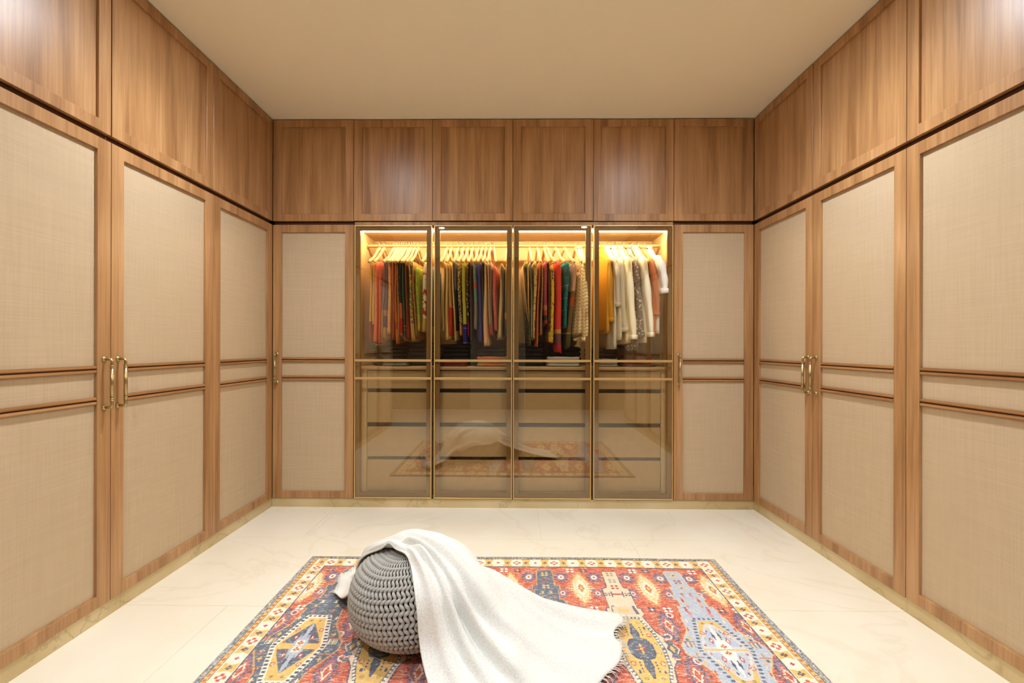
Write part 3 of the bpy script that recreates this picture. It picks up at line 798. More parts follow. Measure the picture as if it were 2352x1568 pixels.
folded('black folded stack on the shelf below the pale gold saris', 'clothes', -0.45, 3.71, ZS, 0.25, 0.26, 0.17, 5, DK)
folded('rust red folded cloth at the front of the second bay', 'clothes', -0.47, 3.545, ZS, 0.26, 0.14, 0.035, 2, fab((120, 40, 26)))
folded('charcoal folded stack below the peach sari', 'clothes', -0.17, 3.71, ZS, 0.26, 0.26, 0.14, 4, DK3)
folded('beige folded cloth with an orange layer in the second bay', 'clothes', -0.14, 3.55, ZS, 0.26, 0.15, 0.075, 3, fab((176, 140, 96), (196, 110, 56), None, 9))
folded('black folded stack below the orange and rose saris', 'clothes', 0.15, 3.71, ZS, 0.24, 0.26, 0.18, 5, DK)
folded('charcoal folded stack below the teal sari', 'clothes', 0.43, 3.71, ZS, 0.26, 0.26, 0.15, 4, DK)
folded('white and grey folded cloth at the front of the third bay', 'clothes', 0.40, 3.55, ZS, 0.27, 0.15, 0.075, 3, fab((176, 170, 160)))
folded('dark folded stack below the white shirts', 'clothes', 0.72, 3.71, ZS, 0.24, 0.26, 0.14, 4, DK)
folded('grey folded cloth at the front of the far right shelf', 'clothes', 0.74, 3.55, ZS, 0.16, 0.14, 0.06, 3, fab((150, 140, 128)))
folded('dark red patterned folded cloth at the right end of the shelf', 'clothes', 0.985, 3.60, ZS, 0.28, 0.20, 0.085, 4, fab((120, 30, 30), (60, 44, 36), None, 40))

# ------------------------------------------------------------------ rug
RX0, RX1, RY0, RY1 = -1.137, 1.150, 1.040, 2.592
def make_rug():
    cell = 0.003
    nx, ny = int((RX1 - RX0) / cell), int((RY1 - RY0) / cell)
    gx = RX0 + (np.arange(nx) + 0.5) * (RX1 - RX0) / nx
    gy = RY0 + (np.arange(ny) + 0.5) * (RY1 - RY0) / ny
    rng = np.random.default_rng(3)
    I = np.zeros((ny, nx, 3))
    C = lambda r, g, b: np.array(srgb(r, g, b)[:3])
    RED, REDL = C(198, 84, 62), C(226, 140, 110)
    DK, LT, PEACH = C(86, 100, 122), C(182, 196, 216), C(240, 210, 184)
    YEL, CREAM, NAVY, RUST, WHITE = C(232, 188, 104), C(246, 234, 212), C(66, 76, 108), C(196, 104, 50), C(250, 246, 238)
    CRIM = C(186, 52, 56)
    def win(x0, x1, y0, y1):
        a = max(0, int((x0 - RX0) / (RX1 - RX0) * nx) - 1); b = min(nx, int((x1 - RX0) / (RX1 - RX0) * nx) + 2)
        c = max(0, int((y0 - RY0) / (RY1 - RY0) * ny) - 1); d = min(ny, int((y1 - RY0) / (RY1 - RY0) * ny) + 2)
        return a, b, c, d
    def paint(x0, x1, y0, y1, fn, col):
        a, b, c, d = win(x0, x1, y0, y1)
        if a >= b or c >= d: return
        X, Y = np.meshgrid(gx[a:b], gy[c:d])
        m = fn(X, Y)
        I[c:d, a:b][m] = col
    def rect(x0, x1, y0, y1, col): paint(x0, x1, y0, y1, lambda X, Y: (X >= x0) & (X <= x1) & (Y >= y0) & (Y <= y1), col)
    def diamond(x, y, rx, ry, col): paint(x - rx, x + rx, y - ry, y + ry, lambda X, Y: np.abs(X - x) / rx + np.abs(Y - y) / ry <= 1, col)
    def disc(x, y, r, col, ry=None):
        ry = ry or r
        paint(x - r, x + r, y - ry, y + ry, lambda X, Y: ((X - x) / r) ** 2 + ((Y - y) / ry) ** 2 <= 1, col)
    def poly(pts, col):
        xs = [p[0] for p in pts]; ys = [p[1] for p in pts]
        def fn(X, Y):
            ins = np.zeros(X.shape, bool); n = len(pts)
            for i in range(n):
                xa, ya = pts[i]; xb, yb = pts[(i + 1) % n]
                if ya == yb: continue
                cr_ = ((ya > Y) != (yb > Y)) & (X < (xb - xa) * (Y - ya) / (yb - ya) + xa)
                ins ^= cr_
            return ins
        paint(min(xs), max(xs), min(ys), max(ys), fn, col)
    def sym(cx, cy, prof, col):       # prof: (dy, half width) from top down to 0, mirrored
        p = prof + [(-d, h) for d, h in reversed(prof) if d > 0]
        poly([(cx + h, cy + d) for d, h in p] + [(cx - h, cy + d) for d, h in reversed(p)], col)
    def rosette(x, y, r, ring, mid, core, sy=1.25):
        for k in range(10):
            a = k * PI / 5
            disc(x + r * math.cos(a), y + sy * r * math.sin(a), r * 0.30, ring)
        disc(x, y, r * 0.50, mid, r * 0.50 * sy)
        diamond(x, y, r * 0.30, r * 0.42, core)
    def plus(x, y, s, col, core=None):
        rect(x - s, x + s, y - s * 0.36, y + s * 0.36, col); rect(x - s * 0.36, x + s * 0.36, y - s, y + s, col)
        if core is not None: rect(x - s * 0.3, x + s * 0.3, y - s * 0.3, y + s * 0.3, core)
    def cross_x(x, y, s, col, core):
        for dx in (-1, 1):
            for dy in (-1, 1): disc(x + dx * s * 0.6, y + dy * s * 0.6, s * 0.42, col)
        disc(x, y, s * 0.3, core)
    def fuzzy(x, y, rx, ry, cols):
        n = len(cols)
        for k, c in enumerate(cols):
            f = 1 - k / n
            a, b, cc, d = win(x - rx * f, x + rx * f, y - ry * f, y + ry * f)
            X, Y = np.meshgrid(gx[a:b], gy[cc:d])
            q = np.abs(X - x) / (rx * f) + np.abs(Y - y) / (ry * f) + rng.normal(0, 0.14, X.shape)
            st = (np.floor((Y - y) / 0.011) % 2 == 0) & (np.abs(X - x) > rx * f * 0.6)
            I[cc:d, a:b][(q <= 1) & ~st] = c
    # field
    I[:] = RED
    st = rng.random((ny, nx))
    k = np.ones(9) / 9
    st = np.apply_along_axis(lambda r: np.convolve(r, k, 'same'), 1, st)
    I[st > 0.56] = REDL
    I[st < 0.40] = C(186, 66, 50)
    cy = 1.815
    cxs = [-0.850, -0.512, -0.170, 0.178, 0.520, 0.853]
    kinds = ['dk', 'pe', 'lt', 'dk', 'pe', 'lt']
    # things between the columns (back half mirrored to the front half)
    for mir in (1, -1):
        yy = lambda y: cy + mir * (y - cy)
        for x in (-1.0, -0.68, -0.34, 0.0, 0.352, 0.684, 1.000):
            fuzzy(x, yy(2.265), 0.066, 0.150, [YEL, CREAM, YEL, CREAM, CREAM, RUST, YEL])
            cross_x(x - 0.036, yy(2.437), 0.020, WHITE, NAVY); cross_x(x + 0.036, yy(2.437), 0.020, NAVY, YEL)
            cross_x(x - 0.036, yy(2.085), 0.019, NAVY, CREAM); cross_x(x + 0.034, yy(2.085), 0.019, WHITE, NAVY)
        for x in (-0.93, -0.76, -0.595, -0.42, -0.25, -0.085, 0.094, 0.262, 0.433, 0.603, 0.776, 0.924):
            disc(x, yy(2.368), 0.024, C(150, 110, 130), 0.032); rosette(x, yy(2.368), 0.031, C(92, 96, 132), WHITE, RUST, 1.35)
            rosette(x + (0.0 if x < 0 else -0.006), yy(2.217), 0.024, C(112, 116, 150), C(214, 216, 224), NAVY, 1.5)
    for x in (-1.003, -0.68, -0.34, 0.0, 0.345, 0.682, 1.014):
        for y in (1.968, 1.672):
            fuzzy(x, y, 0.050, 0.110, [NAVY, C(140, 120, 150), RED, CREAM, WHITE])
            diamond(x, y, 0.012, 0.03, RED)
            rosette(x + 0.03, y + 0.075, 0.013, WHITE, NAVY, RUST)
            rosette(x - 0.03, y - 0.075, 0.013, WHITE, NAVY, RUST)
        rosette(x + 0.022, 1.82, 0.018, NAVY, WHITE, CRIM)
    # column medallions
    PR = {
        'lt': [(0.628, 0.030), (0.615, 0.040), (0.470, 0.042), (0.470, 0.056), (0.395, 0.056), (0.395, 0.070), (0.350, 0.070), (0.350, 0.060), (0.300, 0.060), (0.300, 0.078), (0.215, 0.086), (0.205, 0.098), (0.150, 0.098), (0.120, 0.104), (0.020, 0.164), (0.0, 0.164)],
        'dk': [(0.628, 0.030), (0.615, 0.040), (0.470, 0.042), (0.470, 0.066), (0.430, 0.066), (0.430, 0.056), (0.350, 0.056), (0.340, 0.074), (0.285, 0.094), (0.265, 0.094), (0.265, 0.080), (0.150, 0.094), (0.120, 0.108), (0.020, 0.164), (0.0, 0.164)],
        'pe': [(0.612, 0.035), (0.456, 0.038), (0.440, 0.064), (0.280, 0.062), (0.275, 0.078), (0.235, 0.080), (0.215, 0.066), (0.110, 0.087), (0.000, 0.152)],
    }
    for cx, kd in zip(cxs, kinds):
        base = {'lt': LT, 'dk': DK, 'pe': PEACH}[kd]
        line = {'lt': C(214, 196, 150), 'dk': C(206, 170, 110), 'pe': NAVY}[kd]
        sym(cx, cy, [(d + (0.004 if d > 0 else 0), h + 0.0045) for d, h in PR[kd]], line)
        sym(cx, cy, PR[kd], base)
        if kd != 'pe':
            a, b, c, d = win(cx - 0.17, cx + 0.17, cy - 0.63, cy + 0.63)
            X, Y = np.meshgrid(gx[a:b], gy[c:d])
            sub = I[c:d, a:b]; m = np.all(np.abs(sub - base) < 1e-6, axis=2) & (rng.random(X.shape) > 0.78)
            sub[m] = base * 0.78 if kd == 'lt' else base * 1.35
        for s in (1, -1):
            # stem ornaments
            for k2, dy in enumerate((0.585, 0.52, 0.46)):
                cross_x(cx, cy + s * dy, 0.018, [YEL, CRIM, YEL][k2] if kd != 'pe' else [C(150, 150, 90), C(130, 150, 130), CRIM][k2], base if kd == 'pe' else NAVY)
            if kd == 'pe':
                for q in (-1, 1):
                    cross_x(cx + q * 0.048, cy + s * 0.395, 0.014, NAVY, CRIM)
                    rect(cx + q * 0.026 - 0.003, cx + q * 0.026 + 0.003, cy + s * 0.395 - 0.024, cy + s * 0.395 + 0.024, NAVY)
                    poly([(cx + q * 0.04, cy + s * 0.30), (cx + q * 0.052, cy + s * 0.30), (cx + q * 0.062, cy + s * 0.235), (cx + q * 0.045, cy + s * 0.235)], DK)
                rect(cx - 0.024, cx + 0.024, cy + s * 0.395 - 0.006, cy + s * 0.395 + 0.006, CRIM)
                rect(cx - 0.05, cx + 0.04, cy + s * 0.262 - 0.03, cy + s * 0.262 + 0.03, C(246, 196, 170))
                rect(cx - 0.026, cx + 0.018, cy + s * 0.262 - 0.014, cy + s * 0.262 + 0.014, YEL)
            else:
                for q in (-1, 1):
                    for k2, dy in enumerate((0.405, 0.365, 0.32, 0.285, 0.245)):
                        xx = cx + q * (0.020 + 0.012 * (k2 % 2) + 0.006 * k2)
                        c0 = ([CRIM, C(214, 120, 120), YEL][k2 % 3]) if kd == 'lt' else [YEL, C(214, 110, 90), CREAM][k2 % 3]
                        rect(xx - 0.009, xx + 0.009, cy + s * dy + 0.006, cy + s * dy + 0.010, c0)
                        rect(xx - 0.009, xx + 0.009, cy + s * dy - 0.010, cy + s * dy - 0.006, c0)
                        diamond(xx, cy + s * dy, 0.006, 0.012, c0)
                        if kd == 'lt': diamond(xx, cy + s * (dy - 0.02), 0.007, 0.02, CRIM if k2 % 2 else C(200, 150, 160))
                for q in (-1, 1):
                    for k2, dy in enumerate((0.19, 0.13, 0.075, 0.03)):
                        xx = cx + q * (0.082 + 0.045 * (0.19 - dy) / 0.16)
                        rect(xx - 0.010, xx + 0.010, cy + s * dy - 0.003, cy + s * dy + 0.003, YEL)
                        rect(xx - 0.003, xx + 0.003, cy + s * dy - 0.012, cy + s * dy + 0.012, [CREAM, CRIM, YEL, C(150, 150, 150)][k2])
        # inner hexagon
        if kd == 'pe':
            HX_ = [(0.214, 0.050), (0.10, 0.086), (0.0, 0.096)]
            sym(cx, cy, HX_, DK)
            sym(cx, cy, [(0.197, 0.043), (0.095, 0.071), (0.0, 0.080)], YEL)
            for s in (1, -1):
                for q in np.linspace(-0.04, 0.04, 6): rect(cx + q - 0.004, cx + q + 0.004, cy + s * 0.2055 - 0.005, cy + s * 0.2055 + 0.005, CREAM)
                for q in (-1, 1):
                    for k2 in range(11):
                        dy = 0.192 - k2 * 0.0178; hh = np.interp(dy, [0, 0.10, 0.214], [0.088, 0.079, 0.046])
                        rect(cx + q * hh - 0.0045, cx + q * hh + 0.0045, cy + s * dy - 0.0055, cy + s * dy + 0.0055, CREAM)
            sym(cx, cy, [(0.165, 0.004), (0.10, 0.018), (0.065, 0.014), (0.058, 0.036), (0.025, 0.052), (0.0, 0.052)], NAVY)
            sym(cx, cy, [(0.155, 0.002), (0.10, 0.013), (0.06, 0.010), (0.048, 0.032), (0.022, 0.045), (0.0, 0.045)], DK)
            plus(cx, cy, 0.018, CRIM, YEL)
            diamond(cx, cy + 0.02, 0.006, 0.014, YEL); diamond(cx, cy - 0.02, 0.006, 0.014, YEL)
            for s in (1, -1):
                for q in (-1, 1):
                    rosette(cx + q * 0.056, cy + s * 0.085, 0.009, CRIM, CREAM, NAVY)
                    disc(cx + q * 0.030, cy + s * 0.165, 0.008, C(150, 140, 100)); disc(cx + q * 0.030, cy + s * 0.165, 0.004, YEL)
                    disc(cx + q * 0.064, cy + s * 0.028, 0.007, C(160, 140, 110)); disc(cx + q * 0.064, cy + s * 0.028, 0.003, CREAM)
                    for k2 in range(4): rect(cx + q * 0.030 - 0.003, cx + q * 0.030 + 0.003, cy + s * (0.085 + 0.016 * k2), cy + s * (0.085 + 0.016 * k2) + 0.009, NAVY)
                    rect(cx + q * 0.046 - 0.002, cx + q * 0.046 + 0.008, cy + s * 0.13 - 0.010, cy + s * 0.13 + 0.010, NAVY)
            for q in (-1, 1):
                wx = cx + q * 0.122
                for s in (1, -1):
                    rect(wx - 0.014, wx + 0.014, cy + s * 0.060 - 0.006, cy + s * 0.060 + 0.006, CRIM)
                    rect(wx - 0.010, wx + 0.010, cy + s * 0.060 - 0.003, cy + s * 0.060 + 0.003, CREAM)
                    poly([(wx - 0.014, cy + s * 0.085), (wx + 0.014, cy + s * 0.085), (wx + 0.004, cy + s * 0.068), (wx - 0.004, cy + s * 0.068)], DK)
                    poly([(wx - 0.02, cy + s * 0.052), (wx + 0.02, cy + s * 0.052), (wx, cy)], DK)
                diamond(wx, cy, 0.024, 0.040, DK); diamond(wx, cy, 0.010, 0.022, YEL)
        else:
            sym(cx, cy, [(0.214, 0.050), (0.205, 0.056), (0.0, 0.112)], CREAM if kd == 'dk' else LT)
            for s in (1, -1):
                for q in (-1, 1):
                    for k2 in range(10):
                        dy = 0.188 - k2 * 0.0200; hh = 0.056 + (0.205 - dy) / 0.205 * 0.056 - 0.010
                        rect(cx + q * hh - 0.0075, cx + q * hh + 0.0075, cy + s * dy - 0.0055, cy + s * dy + 0.0055, NAVY if kd == 'dk' else C(84, 92, 110))
                for q in np.linspace(-0.042, 0.042, 5): rect(cx + q - 0.006, cx + q + 0.006, cy + s * 0.205 - 0.006, cy + s * 0.205 + 0.006, NAVY)
            sym(cx, cy, [(0.190, 0.036), (0.0, 0.088)], YEL)
            if kd == 'lt':
                sym(cx, cy, [(0.165, 0.018), (0.12, 0.040), (0.05, 0.076), (0.0, 0.084)], C(206, 212, 222))
                for q in (-1, 1):
                    for k2 in range(7): diamond(cx + q * (0.020 + 0.008 * k2), cy + 0.13 - 0.017 * k2, 0.005, 0.014, [YEL, NAVY, CRIM][k2 % 3]); diamond(cx + q * (0.020 + 0.008 * k2), cy - 0.13 + 0.017 * k2, 0.005, 0.014, [NAVY, YEL, CRIM][k2 % 3])
            sym(cx, cy, [(0.150, 0.004), (0.045, 0.066), (0.018, 0.074), (0.018, 0.030), (0.0, 0.030)], DK if kd == 'dk' else LT)
            sym(cx, cy, [(0.150, 0.002), (0.05, 0.022), (0.02, 0.03), (0.0, 0.03)], C(176, 186, 204) if kd == 'dk' else C(236, 236, 236))
            rect(cx - 0.088, cx + 0.088, cy - 0.007, cy + 0.007, YEL)
            for s in (1, -1):
                for q in (-1, 1):
                    diamond(cx + q * 0.012, cy + s * 0.085, 0.006, 0.034, NAVY); diamond(cx + q * 0.034, cy + s * 0.055, 0.009, 0.022, CRIM)
                    diamond(cx + q * 0.034, cy + s * 0.055, 0.004, 0.010, WHITE)
                    rosette(cx + q * 0.050, cy + s * 0.105, 0.008, CRIM, CREAM, NAVY)
                    disc(cx + q * 0.020, cy + s * 0.170, 0.008, C(170, 150, 90)); disc(cx + q * 0.020, cy + s * 0.170, 0.003, CRIM)
                    disc(cx + q * 0.070, cy + s * 0.025, 0.005, CRIM)
                    # combs at the sides
                    for k2 in range(5):
                        xx = cx + q * (0.112 + 0.008 * k2)
                        rect(xx - 0.0018, xx + 0.0018, cy + s * 0.012, cy + s * 0.046, C(220, 190, 120) if k2 % 2 else (NAVY if kd == 'lt' else CREAM))
                    rect(cx + q * 0.128 - 0.024, cx + q * 0.128 + 0.024, cy + s * 0.047 - 0.003, cy + s * 0.047 + 0.003, C(206, 110, 80))
                    rect(cx + q * 0.128 - 0.006, cx + q * 0.128 + 0.006, cy + s * 0.062 - 0.008, cy + s * 0.062 + 0.008, C(90, 96, 110))
            rect(cx - 0.016, cx + 0.016, cy - 0.036, cy + 0.036, CREAM)
            for s in (1, -1): plus(cx, cy + s * 0.020, 0.012, CRIM, YEL)
            rect(cx - 0.016, cx + 0.016, cy - 0.002, cy + 0.002, CRIM)
    # borders
    X, Y = np.meshgrid(gx, gy)
    ex = np.minimum(X - RX0, RX1 - X); ey = np.minimum(Y - RY0, RY1 - Y)
    side = ex < (0.117 + 0.0) 
    back = ey < 0.117
    def band(m, c): I[m] = c
    brd = (ex < 0.122) | (ey < 0.120)
    band(brd, NAVY)
    flo = ((ex >= 0.052) & (ex < 0.116) & (ey >= 0.026)) | ((ey >= 0.030) & (ey < 0.112) & (ex >= 0.052))
    flo &= ~((ex >= 0.116) & (ey >= 0.112))
    band(flo, CREAM)
    # gold zigzag in the flower border and its flowers
    def flower_run(horizontal, c0, c1, fixed, wdt):
        n = int(round((c1 - c0) / 0.052)); st_ = (c1 - c0) / n
        for k2 in range(n):
            t = c0 + st_ * (k2 + 0.5)
            x, y = (t, fixed) if horizontal else (fixed, t)
            w_ = wdt * 0.5
            if k2 % 2 == 0:
                if horizontal: poly([(x - st_ * 0.5, y + w_), (x + st_ * 0.5, y + w_), (x + st_ * 0.3, y), (x + st_ * 0.5, y - w_), (x - st_ * 0.5, y - w_), (x - st_ * 0.3, y)], YEL)
                else: poly([(x + w_, y - st_ * 0.5), (x + w_, y + st_ * 0.5), (x, y + st_ * 0.3), (x - w_, y + st_ * 0.5), (x - w_, y - st_ * 0.5), (x, y - st_ * 0.3)], YEL)
                plus(x, y, 0.013, NAVY, RUST)
            elif k2 % 4 == 1:
                for dx, dy in ((0, 1), (0, -1), (1, 0), (-1, 0)): disc(x + dx * 0.013, y + dy * 0.013, 0.0085, C(206, 86, 66))
                disc(x, y, 0.008, WHITE)
            else:
                disc(x, y, 0.016, WHITE); plus(x, y, 0.010, C(200, 60, 56))
    flower_run(True, RX0 + 0.06, RX1 - 0.06, RY1 - 0.071, 0.080)
    flower_run(True, RX0 + 0.06, RX1 - 0.06, RY0 + 0.071, 0.080)
    flower_run(False, RY0 + 0.11, RY1 - 0.11, RX0 + 0.086, 0.056)
    flower_run(False, RY0 + 0.11, RY1 - 0.11, RX1 - 0.086, 0.056)
    # narrow gold guard stripe at the sides with rust beads, then the mottled blue edge
    g = (ex >= 0.030) & (ex < 0.048); band(g, YEL)
    for y in np.arange(RY0 + 0.02, RY1, 0.028):
        for x in (RX0 + 0.039, RX1 - 0.039): disc(x, y, 0.0075, RUST)
    e1 = ex < 0.027; band(e1, C(104, 118, 142))
    nz = rng.random((ny, nx)); kk = np.ones(5) / 5
    nz = np.apply_along_axis(lambda r: np.convolve(r, kk, 'same'), 0, nz)
    I[e1 & (nz > 0.58)] = C(206, 206, 204); I[e1 & (nz < 0.36)] = C(196, 170, 110)
    e2 = (ey < 0.026) & (ex >= 0.027); I[e2] = NAVY; I[e2 & (nz > 0.56)] = C(196, 180, 140); I[(ey >= 0.008) & (ey < 0.012) & (ex >= 0.027)] = C(200, 190, 160)
    # worn, distressed dye
    w1 = rng.random((ny, nx, 1)); I[:] = I * (0.88 + 0.22 * w1)
    w2 = rng.random((ny, nx)); w2 = np.apply_along_axis(lambda r: np.convolve(r, kk, 'same'), 1, w2)
    m = w2 > 0.66; I[m] = I[m] * 0.55 + CREAM * 0.45
    I[:] = np.clip(I * 0.90 + CREAM * 0.085, 0, 1)
    # grid mesh: every knot one face, colour per face corner
    vx = np.linspace(RX0, RX1, nx + 1); vy = np.linspace(RY0, RY1, ny + 1)
    VX, VY = np.meshgrid(vx, vy)
    edge_ = np.minimum(np.minimum(VX - RX0, RX1 - VX), np.minimum(VY - RY0, RY1 - VY))
    VZ = 0.0105 + 0.0006 * np.sin(VX * 9) * np.sin(VY * 7) - 0.0098 * (edge_ < 1e-6)
    wy = 0.006 * np.sin(VX * 3.1 + 0.8) * np.clip((VY - RY0) / (RY1 - RY0), 0, 1)
    wx = 0.004 * np.sin(VY * 5.0) * (VX - RX0) / (RX1 - RX0)
    V = np.stack([VX + wx, VY + wy, VZ], -1).reshape(-1, 3).astype(np.float32)
    idx = np.arange((nx + 1) * (ny + 1)).reshape(ny + 1, nx + 1)
    Q = np.stack([idx[:-1, :-1], idx[:-1, 1:], idx[1:, 1:], idx[1:, :-1]], -1).reshape(-1).astype(np.int32)
    me = bpy.data.meshes.new('rug')
    me.vertices.add(len(V)); me.vertices.foreach_set('co', V.ravel())
    me.loops.add(len(Q)); me.loops.foreach_set('vertex_index', Q)
    me.polygons.add(nx * ny); me.polygons.foreach_set('loop_start', np.arange(0, len(Q), 4, dtype=np.int32))
    me.update(calc_edges=True)
    at = me.color_attributes.new('dye', 'FLOAT_COLOR', 'POINT')
    Ip = np.pad(I, ((0, 1), (0, 1), (0, 0)), mode='edge')
    Cc = np.concatenate([Ip, np.ones(Ip.shape[:2] + (1,))], -1).reshape(-1).astype(np.float32)
    at.data.foreach_set('color', Cc)
    m, nt, b = new_mat('rug_wool')
    ca = N(nt, 'ShaderNodeVertexColor'); ca.layer_name = 'dye'
    nt.links.new(ca.outputs[0], b.inputs['Base Color'])
    b.inputs['Roughness'].default_value = 0.95; b.inputs['Specular IOR Level'].default_value = 0.1
    mp = coords(nt, (1, 1, 1)); nzz = N(nt, 'ShaderNodeTexNoise'); nzz.inputs['Scale'].default_value = 400; nt.links.new(mp.outputs[0], nzz.inputs['Vector'])
    bp = N(nt, 'ShaderNodeBump'); bp.inputs['Strength'].default_value = 0.3; bp.inputs['Distance'].default_value = 0.002
    nt.links.new(nzz.outputs[0], bp.inputs['Height']); nt.links.new(bp.outputs[0], b.inputs['Normal'])
    o = link('rug', me, None, m)
    tag(o, 'patterned rug in rust red, blue and cream on the marble floor', 'rug')
make_rug()

# ------------------------------------------------------------------ pouf
PC = (-0.405, 1.935)
PR_, PH = 0.268, 0.338
ZRUG = 0.011
ZC = 0.150                     # height of the widest girth
def pouf_surf(u):
    """u 0 at the top pole .. 1 at the bottom pole -> radius, height"""
    a = PI * u
    s, c = math.sin(a), math.cos(a)
    r = PR_ * (abs(s) ** 0.72)
    z = ZC + (PH - ZC) * c ** 0.9 if c > 0 else ZC - ZC * abs(c) ** 0.80
    if c < 0: r *= 1.0
    return r, z
def make_pouf():
    e = empty('knitted_pouf', (PC[0], PC[1], ZRUG)); tag(e, 'round grey chunky-knit pouf half covered by a white blanket', 'pouf')
    b = MB(); na = 40; us = np.linspace(0.02, 0.98, 24)
    pts = [pouf_surf(u) for u in us]
    V = [(0.955 * r * math.cos(2 * PI * j / na), 0.955 * r * math.sin(2 * PI * j / na), ZC + (z - ZC) * 0.95) for r, z in pts for j in range(na)]
    F = [(k * na + j, (k + 1) * na + j, (k + 1) * na + (j + 1) % na, k * na + (j + 1) % na) for k in range(len(pts) - 1) for j in range(na)]
    F += [tuple(range(na)), tuple((len(pts) - 1) * na + j for j in range(na - 1, -1, -1))]
    pyobj('core', V, F, plain('pouf_core', srgb(38, 36, 34), 0.95), e, True)  # core coloured near black to paint in the shade between the cords
    # wavy yarn cords running from pole to pole
    NC, per, sub = 84, 15, 12
    # arc-length parametrisation of the profile
    uu = np.linspace(0.03, 0.97, 400); PP = np.array([pouf_surf(u) for u in uu])
    sl = np.concatenate([[0], np.cumsum(np.hypot(*np.diff(PP, axis=0).T))])
    m = per * sub
    sgrid = np.linspace(0, sl[-1], m)
    ur = np.interp(sgrid, sl, uu)
    kb = MB()
    for i in range(NC):
        th0 = 2 * PI * i / NC; jit = 0.35 * math.sin(i * 12.9898) 
        P, RR = [], []
        for k in range(m):
            r, z = pouf_surf(ur[k])
            ph = 2 * PI * k / sub + i * PI * 0.10 + jit
            spc = 2 * PI * max(r, 0.05) / NC
            dth = 0.35 * spc * (math.sin(ph) + 0.08 * math.sin(3 * ph)) / max(r, 0.05)
            out = 0.0026 * math.cos(ph * 2.0) * min(1, r / 0.15)
            # outward normal
            r2, z2 = pouf_surf(min(0.99, ur[k] + 0.01)); r1, z1 = pouf_surf(max(0.01, ur[k] - 0.01))
            tx, tz = r2 - r1, z2 - z1; ln = math.hypot(tx, tz) + 1e-9
            nx_, nz_ = -tz / ln, tx / ln
            rr = r + nx_ * out; zz = z + nz_ * out
            th = th0 + dth
            P.append((rr * math.cos(th), rr * math.sin(th), zz))
            RR.append(min(0.0086, 0.36 * spc + 0.0004))
        kb.tube(P, RR, 6, cap=False)
    mk = plain('grey_cotton_yarn', srgb(180, 177, 171), 0.95, 0, 0.15, 0.10, 160.0, 0.5)
    kb.build('knit_cover', mk, e, smooth=True)
make_pouf()

# ------------------------------------------------------------------ blanket
def catmull(P, n):
    P = np.asarray(P, float); m = len(P)
    Q = np.concatenate([[2 * P[0] - P[1]], P, [2 * P[-1] - P[-2]]])
    out = []
    for t in np.linspace(0, m - 1, n):
        i = min(int(t), m - 2); f = t - i
        p0, p1, p2, p3 = Q[i], Q[i + 1], Q[i + 2], Q[i + 3]
        out.append(0.5 * ((2 * p1) + (-p0 + p2) * f + (2 * p0 - 5 * p1 + 4 * p2 - p3) * f * f + (-p0 + 3 * p1 - 3 * p2 + p3) * f ** 3))
    return np.array(out)

